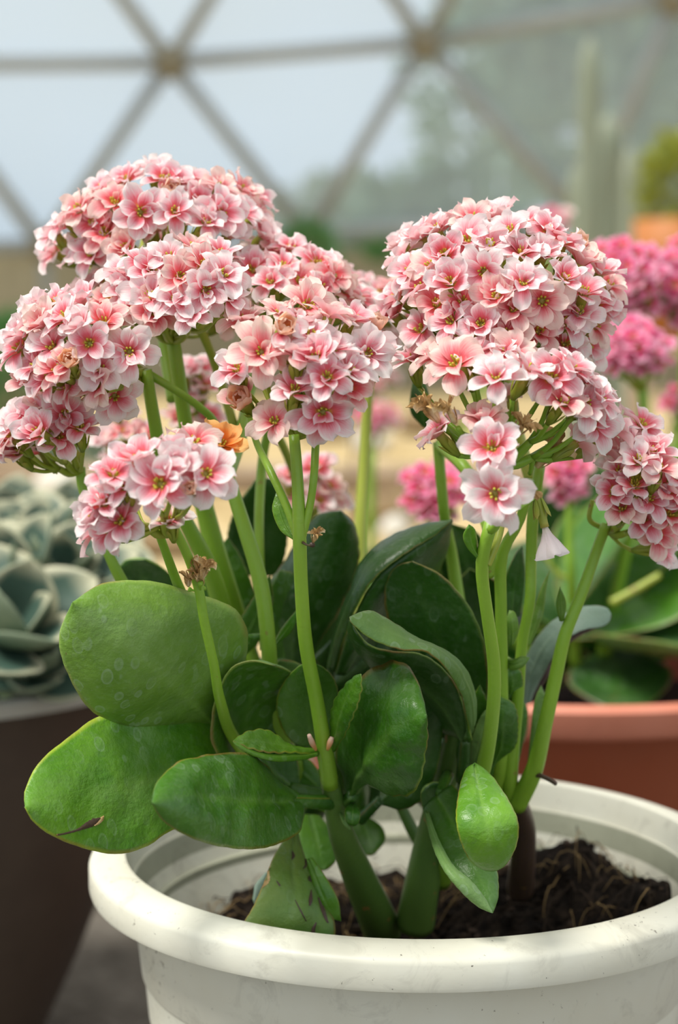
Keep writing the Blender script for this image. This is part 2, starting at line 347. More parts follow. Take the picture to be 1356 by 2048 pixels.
def panel(a, b, c):
    global wi; wi += 1
    n = (b - a).cross(c - a).normalized(); n = n if n.y > 0 else -n
    P = [a + n * 0.045, b + n * 0.045, c + n * 0.045]; o = link('window_%d' % wi, mesh('window', P, [(0, 1, 2)], FILM, smooth=False)); tag(o, kind='structure')
for a, b in zip(NODES[0], NODES[1]): bar('strut', a, b, 0.03, STRUT, frame)
for r in NODES[1:]:
    for a, b in zip(r, r[1:]): bar('strut', a, b, 0.036, STRUT, frame)
for A, B in ((NODES[1], NODES[2]), (NODES[3], NODES[2]), (NODES[3], NODES[4])):
    for i, p in enumerate(B):
        bar('strut', p, A[i], 0.036, STRUT, frame); bar('strut', p, A[i + 1], 0.036, STRUT, frame); panel(p, A[i], A[i + 1])
        if i + 1 < len(B): panel(p, B[i + 1], A[i + 1])
for r in NODES[1:4]:
    for p in r:
        mb = MB(); q = p - Vector(frame.location)
        prof = [(0.0, -0.05), (0.075, -0.045), (0.085, 0.0), (0.075, 0.045), (0.0, 0.05)]
        lathe(mb, [(max(a_, 0.001), z_) for a_, z_ in prof], 16, closed=False)
        mb.build('hub', HUB, frame, Matrix.Translation(q) @ Matrix.Rotation(math.radians(90), 4, 'X'))

# ------------------------------------------------------------------ generic plants for the background
def leafball(mb, cen, rx, ry, rz, n, ls, seed=0, asp=0.45, mi=0):
    rg = random.Random(seed)
    for i in range(n):
        a = rg.uniform(0, 6.283); zc = rg.uniform(-1, 1); q = math.sqrt(1 - zc * zc); k = rg.uniform(0.55, 1.0)
        d = Vector((q * math.cos(a), q * math.sin(a), zc)); wob = 1 + 0.35 * noise.noise(d * 2.2 + Vector((seed, 0, 0)))
        p = Vector(cen) + Vector((d.x * rx, d.y * ry, d.z * rz)) * k * wob
        t_ = (d + Vector((rg.uniform(-.8, .8), rg.uniform(-.8, .8), rg.uniform(-.5, .8)))).normalized(); s = t_.orthogonal().normalized(); s = Matrix.Rotation(rg.uniform(0, 6.28), 3, t_) @ s
        nn = t_.cross(s); l = ls * rg.uniform(0.7, 1.3); w_ = l * asp
        mb.add([p, p + t_ * l * .5 + s * w_ * .5 + nn * w_ * .15, p + t_ * l, p + t_ * l * .5 - s * w_ * .5 + nn * w_ * .15, p + t_ * l * .5], [(0, 1, 4), (1, 2, 4), (2, 3, 4), (3, 0, 4)], mi)
def tree(x, y, h, wd, m, label, seed, group=None, name='tree', cat='tree', ls=0.28, n=1500):
    r = empty(name, (x, y, 0), label, cat, group)
    mb = MB(); tube(mb, [(0, 0, 0), (0.05 * wd, 0, h * .3), (0, 0.03, h * .7)], [wd * .07, wd * .05, wd * .02], 10); mb.build('trunk', WOOD, r)
    mb = MB()
    for j in range(5):
        a = j * 2.4 + seed; leafball(mb, (math.cos(a) * wd * .22, math.sin(a) * wd * .22, h * (.45 + .1 * j)), wd * .34, wd * .34, h * .2, n // 5, ls, seed * 5 + j)
    mb.build('crown', m, r)
    return r
def fol(name, a, b):
    t = NT(name); return t.bsdf(t.mix(t.noise(3, 3, t.obj()), a, b), 0.6, 0.25)
F1 = fol('far_foliage', (0.11, 0.21, 0.15), (0.22, 0.34, 0.25)); F2 = fol('olive_foliage', (0.22, 0.27, 0.03), (0.40, 0.42, 0.06)); F3 = fol('mid_foliage', (0.05, 0.18, 0.05), (0.13, 0.30, 0.09)); F4 = fol('grey_foliage', (0.16, 0.25, 0.17), (0.30, 0.38, 0.28))
for i, (px, Y, h, wd, m, lb) in enumerate([
    (860, 16, 1.5, 1.3, F1, 'small hazy tree outside the film, left of the right hub strut'),
    (1020, 23, 5.0, 2.6, F1, 'hazy tree outside the film behind the right hub strut'),
    (1150, 14, 3.9, 1.7, F1, 'tallest hazy tree outside the film behind the columnar cactus'),
    (1310, 18, 5.2, 2.4, F4, 'greyish hazy tree outside the film in the top right corner'),
    (1640, 24, 5.0, 2.4, F1, 'hazy tree outside the film beyond the right edge'),
    (670, 27, 2.2, 2.4, F4, 'low grey shrubby tree outside the film above the centre gap')]):
    p = at(px, 700, Y); tree(p.x, Y, h, wd, m, lb, i + 3, 'hazy trees outside the dome')
# shrubs along the low wall inside
def shrub(px, pytop, pybot, wpx, Y, m, label, seed, n=420, z0=0.0):
    a = at(px, pytop, Y); b = at(px, pybot, Y); h = a.z; w_ = wpx * mpp(Y) / 2
    r = empty('shrub', (a.x, Y, z0), label, 'shrub')
    mb = MB(); tube(mb, [(0, 0, 0), (0.01, 0, h * .45), (0, 0, h * .7)], [w_ * .09, w_ * .07, w_ * .04], 8); mb.build('stem', WOOD, r)
    mb = MB(); zb = max(b.z, 0.02); leafball(mb, (0, 0, (h + zb) / 2), w_, w_, (h - zb) / 2, n, w_ * .42, seed); mb.build('foliage', m, r)
shrub(612, 448, 545, 105, 8.6, F3, 'small dark green shrub against the low wall at centre', 1)
shrub(668, 520, 620, 60, 7.7, F3, 'low green shrub right of the small dark shrub by the wall', 2)
shrub(760, 480, 520, 60, 8.4, F3, 'tiny green shrub by the wall left of the right flower dome', 8)
shrub(20, 630, 900, 210, 5.2, F3, 'green shrub low at the left edge behind the flowers', 3, 600)
shrub(170, 880, 1000, 160, 4.3, F4, 'pale grey shrub on the sand left of the flower stems', 4, 400)
shrub(520, 500, 640, 80, 8.9, F4, 'grey green shrub at the wall hidden behind the left flowers', 5)
shrub(1350, 275, 470, 130, 3.4, F2, 'yellow green bush at the right edge above the orange pot', 6, 800)
shrub(1345, 900, 990, 110, 2.9, F3, 'green shrub on sand at the right edge behind the pink flowers', 12, 400)
shrub(700, 745, 830, 90, 3.6, F3, 'green bush seen in the gap between both flower heads', 9, 400)
# columnar cactus
t = NT('pale_cactus_skin'); CAC = t.bsdf(t.mix(t.noise(14, 4, t.obj()), (0.19, 0.24, 0.17), (0.28, 0.30, 0.22)), 0.6)
ca = empty('columnar_cactus', (at(1190, 900, 4.2).x, 4.2, 0), 'tall pale columnar cactus with several ribbed columns before the dome', 'cactus')
for px, top, wp, dy in ((1180, 70, 40, 0), (1215, 225, 60, .12), (1262, 290, 34, -.1), (1152, 330, 34, .1)):
    Y = 4.2 + dy; p = at(px, top, Y); rr = wp * mpp(Y) / 2; mb = MB(); V = []; F = []; n = 28; m_ = 26; H = p.z
    for i in range(m_ + 1):
        s = i / m_; z = H * s; rad = rr * (1 - max(0, (s - .93) / .07) ** 2 * .95) * (1 + .06 * math.sin(s * 23))
        for a in range(n):
            th = 6.2832 * a / n; q = rad * (1 + .14 * math.cos(th * 7)); V.append((p.x - ca.location.x + q * math.cos(th), dy + q * math.sin(th), z))
    for i in range(m_):
        for a in range(n): F.append((i * n + a, i * n + (a + 1) % n, (i + 1) * n + (a + 1) % n, (i + 1) * n + a))
    F.append(tuple(range(m_ * n, (m_ + 1) * n))); mb.add(V, F); mb.build('column', CAC, ca)
# stones on the sand
t = NT('pale_stone'); STN = t.bsdf(t.mix(t.noise(12, 4, t.obj()), (0.55, 0.52, 0.44), (0.75, 0.73, 0.66)), 0.8)
t = NT('brown_stone'); STB = t.bsdf(t.mix(t.noise(12, 4, t.obj()), (0.16, 0.10, 0.05), (0.34, 0.24, 0.12)), 0.85)
def stone(px, py, wp, hp, m, label, name='stone'):
    # py = where it meets the ground
    ang = PITCH + math.atan((py - 1024) / FPX); Y = CH / math.tan(ang); p = at(px, py, Y); rx = wp * mpp(Y) / 2; rz = hp * mpp(Y) / 2
    mb = MB(); V = []; F = []; n = 20; m_ = 12; sd = px * .37
    for i in range(m_ + 1):
        ph = math.pi * i / m_
        for a in range(n):
            th = 6.2832 * a / n; d = Vector((math.sin(ph) * math.cos(th), math.sin(ph) * math.sin(th), math.cos(ph))); k = 1 + .25 * noise.noise(d * 1.6 + Vector((sd, 0, 0)))
            V.append((d.x * rx * k, d.y * rx * .8 * k, max(-rz * .85, d.z * rz * k) + rz * .85))
    for i in range(m_):
        for a in range(n): F.append((i * n + a, (i + 1) * n + a, (i + 1) * n + (a + 1) % n, i * n + (a + 1) % n))
    mb.add(V, F); o = mb.build(name, m, None, Matrix.Translation((p.x, Y, 0))); tag(o, label, 'stone', 'stones on the sandy ground')
stone(742, 905, 80, 50, STN, 'pale stone highest on the sand in the gap between the flower heads')
stone(790, 1085, 60, 60, STN, 'pale stone just above the dark arching leaf')
stone(835, 1040, 60, 50, STN, 'pale stone left of the pink flower cluster on the sand')
stone(760, 1055, 150, 75, STB, 'large brown rock on the sand in the centre gap')
stone(860, 870, 150, 60, STB, 'brown rock behind the right flower stem near the top of the sand')
stone(650, 880, 120, 40, STB, 'flat brown rock hidden behind the front pink cluster')
stone(60, 935, 190, 45, STB, 'long low brown rock on the sand at the left edge')
stone(340, 1110, 170, 70, STB, 'reddish brown rock behind the front left flower stems')
stone(120, 1010, 110, 80, STN, 'pale round stone behind the grey succulent at left')

# ------------------------------------------------------------------ pots
def pot(name, x, y, H, prof, mats, label, cat='pot', rim=None, rimlab=None):
    r = empty(name, (x, y, 0), label, cat)
    mb = MB(); lathe(mb, prof, 144); mb.build('body', mats[0], r).data.set_sharp_from_angle(angle=0.5)
    if rim:
        mb = MB(); lathe(mb, rim, 144, wob=0.0); o = mb.build('rim', mats[1], r); o.data.set_sharp_from_angle(angle=0.6)
        if rimlab: o['label'] = rimlab
    return r
PX, PY_, RZ = at(828, 1720, 0.607).x, 0.607, 0.195
body = [(0.001, 0.0), (0.064, 0.0), (0.067, 0.003), (0.0845, 0.128), (0.0862, 0.139), (0.0878, 0.1400), (0.0890, 0.1535), (0.0900, 0.155), (0.0925, 0.178), (0.0930, 0.1855), (0.0922, 0.1855), (0.0916, 0.1790)]
inner = [(0.0921, 0.1850), (0.0900, 0.1735), (0.0870, 0.1722), (0.0850, 0.150), (0.064, 0.012), (0.001, 0.010), (0.001, 0.008), (0.065, 0.010), (0.0858, 0.150), (0.0880, 0.1705), (0.0908, 0.1725), (0.0927, 0.1850)]
rim = [(0.0931, RZ - 0.0105), (0.1052, RZ - 0.0118), (0.1063, RZ - 0.0113), (0.1067, RZ - 0.0100), (0.1067, RZ - 0.0036), (0.1061, RZ - 0.0022), (0.1048, RZ - 0.0013), (0.1000, RZ + 0.0002), (0.0962, RZ + 0.0006), (0.0949, RZ + 0.0002), (0.0945, RZ - 0.0008), (0.0938, RZ - 0.0060), (0.0924, RZ - 0.0104)]
body, inner, rim = [[(a * 1.017 if a > .01 else a, b) for a, b in q] for q in (body, inner, rim)]
pt = pot('flower_pot', PX, PY_, 0.19, body, [WPOT, WPOT], 'off-white plastic flower pot with dirt-speckled rim holding the pale pink kalanchoe', rim=rim)
mb = MB(); lathe(mb, inner, 144); o = mb.build('inner_wall', WPOTI, pt); o.data.set_sharp_from_angle(angle=0.5); o['label'] = 'grimy greenish grey inside wall with a ledge'
CAMERA0 = Vector((0, 0, CH))
# soil
def soilz(x, y):
    r = math.hypot(x, y); z = 0.159 + 0.026 * math.exp(-((x - .056) ** 2 + (y - .034) ** 2) / .0009) + 0.023 * math.exp(-((x - .080) ** 2 + (y + .008) ** 2) / .0003)
    z += -0.004 * math.exp(-((x + .06) ** 2 + (y) ** 2) / .001)
    z += 0.0045 * noise.noise(Vector((x * 60, y * 60, 1))) + 0.0028 * noise.noise(Vector((x * 170, y * 170, 5))) + 0.0015 * noise.noise(Vector((x * 420, y * 420, 9)))
    return z
mb = MB(); V = [(0, 0, soilz(0, 0))]; F = []; nr, na = 70, 160
for i in range(1, nr + 1):
    for a in range(na):
        th = 6.2832 * a / na; r = 0.0868 * i / nr; x, y = r * math.cos(th), r * math.sin(th); V.append((x, y, soilz(x, y) if i < nr else 0.14))
F += [(0, 1 + a, 1 + (a + 1) % na) for a in range(na)]
for i in range(nr - 1):
    for a in range(na): F.append((1 + i * na + a, 1 + (i + 1) * na + a, 1 + (i + 1) * na + (a + 1) % na, 1 + i * na + (a + 1) % na))
mb.add(V, F); so_ = mb.build('potting_soil', SOIL, None, Matrix.Translation((PX, PY_, 0))); tag(so_, 'dark crumbly potting soil mounded to the right inside the white pot', 'soil', kind='stuff')
mb = MB()
for i in range(620):
    while True:
        x, y = R(-.082, .084), R(-.082, .075)
        if math.hypot(x, y) < 0.082: break
    a = R(0, 6.28); l = R(.006, .026) * (1.5 if i % 6 == 0 else 1); P = []; cv = R(-1.4, 1.4); n = 9; lift = R(.001, .006)
    for j in range(n):
        s = j / (n - 1); aa = a + cv * (s - .5); x += math.cos(aa) * l / n; y += math.sin(aa) * l / n
        rr_ = math.hypot(x, y)
        if rr_ > .084: x *= .084 / rr_; y *= .084 / rr_
        P.append((x, y, soilz(x, y) + .0006 + lift * math.sin(s * 3.14)))
    q = R(.00007, .00022) * (1.4 if i % 17 == 0 else 1); tube(mb, P, [q * (1 - .6 * abs(j / (n - 1) - .4)) for j in range(n)], 5, 0 if i % 2 else 1)
fb = mb.build('dry_fibres', [FIB, FIBD], None, Matrix.Translation((PX, PY_, 0))); tag(fb, 'tan dry root fibres strewn over the soil in the white pot', 'roots', kind='stuff')
mb = MB()
for i in range(900):
    while True:
        x, y = R(-.084, .084), R(-.08, .08)
        if math.hypot(x, y) < 0.083: break
    s = R(.0004, .0017) * (1.5 if i % 20 == 0 else 1); Mx = Matrix.Translation((x, y, soilz(x, y) + s * .2)) @ Matrix.Rotation(R(0, 6.3), 4, Vector((R(-1, 1), R(-1, 1), R(-1, 1))).normalized())
    V = [Mx @ Vector((sx * s * R(.6, 1.4), sy * s * R(.5, 1), sz * s * R(.3, .7))) for sx in (-1, 1) for sy in (-1, 1) for sz in (-1, 1)]
    mb.add(V, [(0, 1, 3, 2), (4, 6, 7, 5), (0, 4, 5, 1), (2, 3, 7, 6), (0, 2, 6, 4), (1, 5, 7, 3)], 0 if i % 4 else 1)
cl = mb.build('soil_crumbs', [SOIL, FIBD], None, Matrix.Translation((PX, PY_, 0)), smooth=True); cl.data.set_sharp_from_angle(angle=0.4); tag(cl, 'loose dark crumbs and bark bits lying on the soil of the white pot', 'soil', kind='stuff')

mb = MB()
for px, py, sx_, sy_, n_ in ((228, 1800, 20, 7, 46), (218, 1778, 14, 16, 26), (318, 1850, 14, 7, 10), (330, 1858, 30, 8, 8), (598, 1899, 18, 4, 9), (925, 1905, 12, 8, 8), (1330, 1602, 14, 4, 9), (360, 1868, 60, 8, 10), (700, 1895, 260, 6, 14)):
    for i in range(n_):
        x = px + random.gauss(0, sx_ * .6); y = py + random.gauss(0, sy_ * .6); o_ = CAMERA0; d_ = at(x, y, .6) - o_; k = (RZ - .0004 - o_.z) / d_.z; p = o_ + d_ * k
        q = math.hypot(p.x - PX, p.y - PY_)
        if not .0985 < q < .1062: continue
        p.z = RZ - .0001 - max(0, q - .0985) * .21; s_ = R(.00012, .00042)
        Mx = Matrix.Translation(p) @ Matrix.Rotation(R(0, 6.3), 4, 'Z'); V = [Mx @ Vector((a_ * s_ * R(.7, 1.6), b_ * s_ * R(.5, 1), c_ * s_ * .35)) for a_ in (-1, 1) for b_ in (-1, 1) for c_ in (-1, 1)]
        mb.add(V, [(0, 1, 3, 2), (4, 6, 7, 5), (0, 4, 5, 1), (2, 3, 7, 6), (0, 2, 6, 4), (1, 5, 7, 3)])
q = mb.build('soil_specks', SOIL, None, smooth=False); tag(q, 'tiny dark soil specks scattered on the rim of the white pot', 'soil', kind='stuff')
# terracotta pot behind right
TX, TY, TR = at(1120, 1420, 0.93).x, 0.925, 0.138
tz = at(1100, 1418, TY - TR).z
tbody = [(0.001, 0), (0.085, 0), (0.088, 0.003), (TR - .016, tz - .018), (TR - .012, tz - .012), (TR - .010, tz - .006), (TR - .013, tz - .012), (TR - .020, tz - .02), (0.082, 0.012), (0.001, 0.01)]
trim = [(TR - .014, tz - .012), (TR - .008, tz - .0135), (TR - .002, tz - .0132), (TR, tz - .009), (TR + .0015, tz - .002), (TR, tz), (TR - .004, tz + .0008), (TR - .008, tz), (TR - .010, tz - .003), (TR - .013, tz - .014), (TR - .016, tz - .018)]
pot('flower_pot', TX, TY, tz, tbody, [TPOT, TRIM_], 'terracotta coloured pot behind the white pot at right', rim=trim, rimlab='paler worn terracotta rim')
def simple_soil(x, y, r, z, label, seed):
    mb = MB(); V = [(0, 0, z)]; F = []; nr, na = 14, 48
    for i in range(1, nr + 1):
        for a in range(na):
            th = 6.2832 * a / na; q = r * i / nr; V.append((q * math.cos(th), q * math.sin(th), z + .006 * noise.noise(Vector((q * math.cos(th) * 40, q * math.sin(th) * 40, seed)))))
    F += [(0, 1 + a, 1 + (a + 1) % na) for a in range(na)]
    for i in range(nr - 1):
        for a in range(na): F.append((1 + i * na + a, 1 + (i + 1) * na + a, 1 + (i + 1) * na + (a + 1) % na, 1 + i * na + (a + 1) % na))
    mb.add(V, F); o = mb.build('potting_soil', SOIL, None, Matrix.Translation((x, y, 0))); tag(o, label, 'soil', kind='stuff')
simple_soil(TX, TY, TR - .026, tz - .03, 'dark soil inside the terracotta coloured pot at right', 3)
# brown pot behind left
BX, BY, BR = at(-200, 1400, 0.90).x, 0.905, 0.126
bz = at(0, 1412, BY - .113).z
bbody = [(0.001, 0), (0.058, 0), (0.063, 0.003), (0.0860, 0.054), (0.1060, 0.105), (BR - .009, bz - .03), (BR - .004, bz - .008), (BR - .002, bz - .005), (BR - .006, bz - .008), (BR - .014, bz - .03), (0.101, 0.105), (0.081, 0.056), (0.056, 0.012), (0.001, 0.01)]
brim = [(BR - .006, bz - .008), (BR + .001, bz - .0075), (BR + .002, bz - .002), (BR + .001, bz), (BR - .004, bz + .0004), (BR - .009, bz), (BR - .010, bz - .004), (BR - .010, bz - .010)]
pot('flower_pot', BX, BY, bz, bbody, [BPOT, BRIM], 'dark brown pot with pale rim at the left edge holding the grey succulent', rim=brim, rimlab='pale dusty rim')
simple_soil(BX, BY, BR - .018, bz - .02, 'dark soil inside the brown pot at the left edge', 8)

# ------------------------------------------------------------------ flowers
def petal(mb, ang, Ln, Wd, r0, e0, e1, z0, cup=0.25, mi=0, tw=0.0, rg=random, nu=8, nv=6, rag=0.0, tip=1.0):
    V = []; U = []; F = []; s0 = rg.uniform(0, 50); x = r0; z = z0; pts = [(x, z)]
    for i in range(nu):
        s = (i + .5) / nu; el = e0 + (e1 - e0) * s ** 0.9; x += math.cos(el) * Ln / nu; z += math.sin(el) * Ln / nu; pts.append((x, z))
    for i in range(nu + 1):
        s = i / nu; el = e0 + (e1 - e0) * s ** 0.9; cx, cz = pts[i]
        wd = Wd * ((0.20 + 0.80 * math.sin(min(1, s / .62) * 1.5708) ** 1.3) if s < .62 else max(0.0, 1 - ((s - .62) / .38) ** 2.3) ** .62)
        for j in range(nv + 1):
            t_ = (j / nv - .5) * 2; lx = cx; ly = wd * .5 * t_
            n_ = (rag * noise.noise(Vector((s * 3 + s0, t_ * 2, s0)))) * Ln + 0.035 * Ln * noise.noise(Vector((s * 2.5 + s0, t_ * 1.8, s0)))
            h = cup * wd * t_ * t_ * .5 + n_ + tw * t_ * s * Wd * .4 - 0.10 * wd * math.exp(-(t_ * 5) ** 2) * s
            px_ = lx - math.sin(el) * h; pz = cz + math.cos(el) * h
            c_, s_ = math.cos(ang), math.sin(ang); V.append((px_ * c_ - ly * s_, px_ * s_ + ly * c_, pz)); U.append((s, j / nv))
    for i in range(nu):
        for j in range(nv):
            a = i * (nv + 1) + j; F.append((a, a + nv + 1, a + nv + 2, a + 1))
    mb.add(V, F, mi, U)
mm = 0.001
def calyx(mb, rg, ln=8.5, mi=1, wd=1.0):
    tube(mb, [(0, 0, -ln * 1.05 * mm), (0, 0, -ln * .8 * mm), (0, 0, -ln * .45 * mm), (0, 0, -ln * .12 * mm), (0, 0, .2 * mm)], [0.8 * mm, 1.5 * mm * wd, 1.75 * mm * wd, 1.5 * mm * wd, 1.6 * mm * wd], 10, mi)
    for q in range(4):
        a = q * 1.571 + rg.uniform(-.1, .1)
        petal(mb, a, 6.5 * mm, 1.9 * mm, 1.1 * mm, math.radians(60), math.radians(88), -ln * .95 * mm, 0.5, mi, 0, rg, 5, 3)
def make_flower(seed, openn=1.0, mats=None, size=1.0):
    rg = random.Random(seed); mb = MB(); a0 = rg.uniform(0, 6.28); d = math.radians
    n = 5
    for q in range(n):
        petal(mb, a0 + 6.283 * q / n + rg.uniform(-.14, .14), rg.uniform(7.8, 9.0) * mm * size, rg.uniform(5.0, 6.0) * mm * size, .9 * mm, d(44 + 24 * (1 - openn) + rg.uniform(-6, 6)), d(-24 + 75 * (1 - openn) + rg.uniform(-28, 22)), -.4 * mm, rg.uniform(-.05, .4), 0, rg.uniform(-.7, .7), rg)
    for q in range(n):
        petal(mb, a0 + 6.283 * (q + .5) / n + rg.uniform(-.25, .25), rg.uniform(6.2, 7.6) * mm * size, rg.uniform(4.2, 5.2) * mm * size, .7 * mm, d(56 + 14 * (1 - openn) + rg.uniform(-8, 8)), d(2 + 55 * (1 - openn) + rg.uniform(-26, 30)), 0, rg.uniform(.1, .6), 0, rg.uniform(-.9, .9), rg)
    for q in range(rg.choice([0, 1, 2])):
        petal(mb, rg.uniform(0, 6.28), rg.uniform(3.6, 4.8) * mm * size, rg.uniform(2.2, 3.0) * mm * size, .5 * mm, d(80), d(rg.uniform(10, 70)), 0.4 * mm, rg.uniform(.3, .7), 0, rg.uniform(-.8, .8), rg, 6, 4)
    for q in range(7):
        a = q * .9 + rg.uniform(-.2, .2); b = Vector((math.cos(a) * .7 * mm, math.sin(a) * .7 * mm, -.3 * mm)); c_ = b + Vector((math.cos(a) * .5 * mm, math.sin(a) * .5 * mm, rg.uniform(1.6, 2.8) * mm))
        tube(mb, [b, (b + c_) / 2, c_, c_ + Vector((0, 0, .35 * mm))], [.22 * mm, .2 * mm, .34 * mm, .12 * mm], 6, 2)
    calyx(mb, rg)
    return mb.me('flower', mats or [PET, CAL, STM])
def make_bud(seed, mats):
    rg = random.Random(seed); mb = MB(); d = math.radians
    for k_, n, ln in ((0, 4, 6.2), (1, 5, 6.8)):
        for q in range(n): petal(mb, 6.283 * q / n + k_ * .6 + rg.uniform(-.1, .1), ln * mm, (4.4 + .6 * k_) * mm, (.6 + k_ * .5) * mm, d(38 + 6 * k_), d(128 - 28 * k_ + rg.uniform(-10, 6)), -.2 * mm, .7, 0, rg.uniform(-.6, .6), rg)
    for q in range(3): petal(mb, rg.uniform(0, 6.28), 6.5 * mm, 4.6 * mm, 1.1 * mm, d(40), d(5), -.2 * mm, .4, 3 if len(mats) > 3 else 0, .3, rg)
    calyx(mb, rg); return mb.me('bud', mats)
def make_dry(seed):
    rg = random.Random(seed); mb = MB(); d = math.radians
    for q in range(14): petal(mb, rg.uniform(0, 6.28), rg.uniform(4, 7.5) * mm, rg.uniform(1.0, 2.2) * mm, .5 * mm, d(rg.uniform(30, 85)), d(rg.uniform(-60, 110)), 0, rg.uniform(.8, 2.2), 0, rg.uniform(-2, 2), rg, 7, 4, .12)
    calyx(mb, rg, 6, 1, .8); return mb.me('dried_flower', [DRY, DRY])
def make_bell(seed):
    rg = random.Random(seed); mb = MB(); d = math.radians
    for q in range(5): petal(mb, 6.283 * q / 5, 9.5 * mm, 5.6 * mm, .8 * mm, d(78), d(rg.uniform(35, 60)), 0, .9, 0, rg.uniform(-.4, .4), rg)
    calyx(mb, rg, 9, 1, .8); return mb.me('drooping_flower', [WHT, CAL])
FL = [make_flower(s, R(.82, 1.06)) for s in range(9)]; FC = [make_flower(40 + s, R(.35, .6)) for s in range(4)]
HF = [make_flower(80 + s, R(.85, 1.1), [HOT, CAL, STM]) for s in range(5)]
OF = make_flower(120, .55, [ORG, CAL, STM]); BD = [make_bud(130 + s, [PCH, CAL, STM, PET]) for s in range(2)]; DF = [make_dry(150 + s) for s in range(3)]; BELL = make_bell(160)
CAMP = Vector((0, 0, CH))
def place(me, name, parent, off, p, d, sc, spin):
    M = Matrix.Translation(p - off) @ d.to_track_quat('Z', 'Y').to_matrix().to_4x4() @ Matrix.Rotation(spin, 4, 'Z') @ Matrix.Scale(sc, 4)
    return link(name, me, parent, M)
def cluster(plant, hub, dome, fl, fill=0, stemm=STEMY, pool=None, cpool=None, size=1.0, seed=0, r_ped=1.0, backf=True, fbias=0.0):
    """hub (px,py,Y); dome (cx,cy,rx,ry,Y,depth m); fl list of (x,y[,front 0..1[,kind[,scale]]])"""
    rg = random.Random(seed); off = Vector(plant.location); H = at(*hub); cx, cy, rx, ry, Yc, dp = dome
    items = []
    for f_ in fl:
        x, y = f_[:2]; fr = f_[2] if len(f_) > 2 and f_[2] is not None else fbias; kd = f_[3] if len(f_) > 3 else None; sc = f_[4] if len(f_) > 4 else 1.0
        q = 1 - ((x - cx) / rx) ** 2 - ((y - cy) / ry) ** 2; Y = Yc - dp * math.sqrt(max(0, q)) + rg.uniform(-.004, .004); items.append((x, y, Y, fr, kd, sc))
    for i in range(fill):
        a = rg.uniform(0, 6.283); k = math.sqrt(rg.uniform(0, 1)) * .80; x = cx + math.cos(a) * rx * k; y = cy + math.sin(a) * ry * k * .75 - ry * .05
        q = math.sqrt(1 - k * k); back = backf and i % 2; Y = Yc + (dp * q * rg.uniform(.3, .8) if back else -dp * (q - .35) * rg.uniform(.3, .75)); items.append((x, y, Y, 0, None, .92))
    mb = MB(); obs = []; bs = []
    for x, y, Y, fr, kd, sc in items:
        p = at(x, y, Y); d = (p - H); d.y *= .55; d.normalize(); d = (d + Vector((0, 0, .30))).normalized()
        tocam = (CAMP - p).normalized(); d = (d * (1 - fr) + tocam * fr + Vector((rg.uniform(-.3, .3), rg.uniform(-.25, .2), rg.uniform(-.2, .25)))).normalized()
        if kd == 'bell': d = Vector((.25, -.1, -1)).normalized()
        p = p - d * 1.5 * mm
        me = rg.choice(pool or FL); nm = 'flower'
        if kd is None and rg.random() < .14 and cpool is None: me = rg.choice(FC)
        if kd == 'bud': me = rg.choice(BD); nm = 'bud'
        if kd == 'dry': me = rg.choice(DF); nm = 'dried_flower'
        if kd == 'org': me = OF
        if kd == 'bell': me = BELL; nm = 'wilted_flower'
        s_ = size * sc * rg.uniform(.86, 1.0); obs.append((me, nm, p, d, s_, rg.uniform(0, 6.28), kd))
        bs.append((math.atan2(y - hub[1], x - hub[0]) % 6.283, p - d * 8.8 * mm * s_))
    bs.sort(key=lambda q: ((q[0] + 1.5708) % 6.2832)); gsz = 5
    for g in range(0, len(bs), gsz):
        grp = [q[1] for q in bs[g:g + gsz]]; av = sum(grp, Vector()) / len(grp); sh = H.lerp(av, .52) + Vector((0, 0, -.06 * (av - H).length)) if len(grp) > 1 else H
        if len(grp) > 1:
            P = cr([tuple(H), tuple(H.lerp(sh, .5) + Vector((0, 0, -.0012))), tuple(sh)], 7); tube(mb, [Vector(q) - off for q in P], [(1.5 - .55 * i / 6) * mm * r_ped for i in range(7)], 8)
        for b in grp:
            P = cr([tuple(sh), tuple(sh.lerp(b, .5) + Vector((0, 0, -.08 * (b - sh).length))), tuple(b)], 7); tube(mb, [Vector(q) - off for q in P], [.95 * mm * r_ped, .8 * mm * r_ped, .65 * mm * r_ped, .6 * mm * r_ped, .6 * mm * r_ped, .65 * mm, .8 * mm], 7)
    co = mb.build('flower_cluster', stemm, plant)
    for me, nm, p, d, s_, sp, kd in obs:
        o = place(me, nm, co, off, p, d, s_, sp)
        if kd == 'org': o['label'] = 'orange flower'
        if kd == 'bell': o['label'] = 'white drooping faded flower'
    return co

plant = empty('kalanchoe_plant', (PX, PY_, 0.155), 'pale pink double-flowered kalanchoe with broad green leaves in the white pot', 'plant')
OFF = Vector(plant.location)
# A  top left, behind
cluster(plant, (325, 545, .605), (315, 450, 235, 130, .600, .045),
  [(310, 334), (248, 357), (200, 376), (155, 414), (108, 462), (103, 500), (150, 500), (208, 462, .35), (284, 424, .75, None, 1.1), (250, 492), (341, 386, .3, 'bud'), (372, 362), (398, 399, .4), (439, 372), (488, 376), (516, 396), (444, 425, .55, None, 1.08), (462, 466), (518, 432), (530, 468), (330, 352), (130, 440), (185, 440), (230, 400), (415, 440), (180, 505), (350, 420, .2), (485, 420)], 12, seed=1)
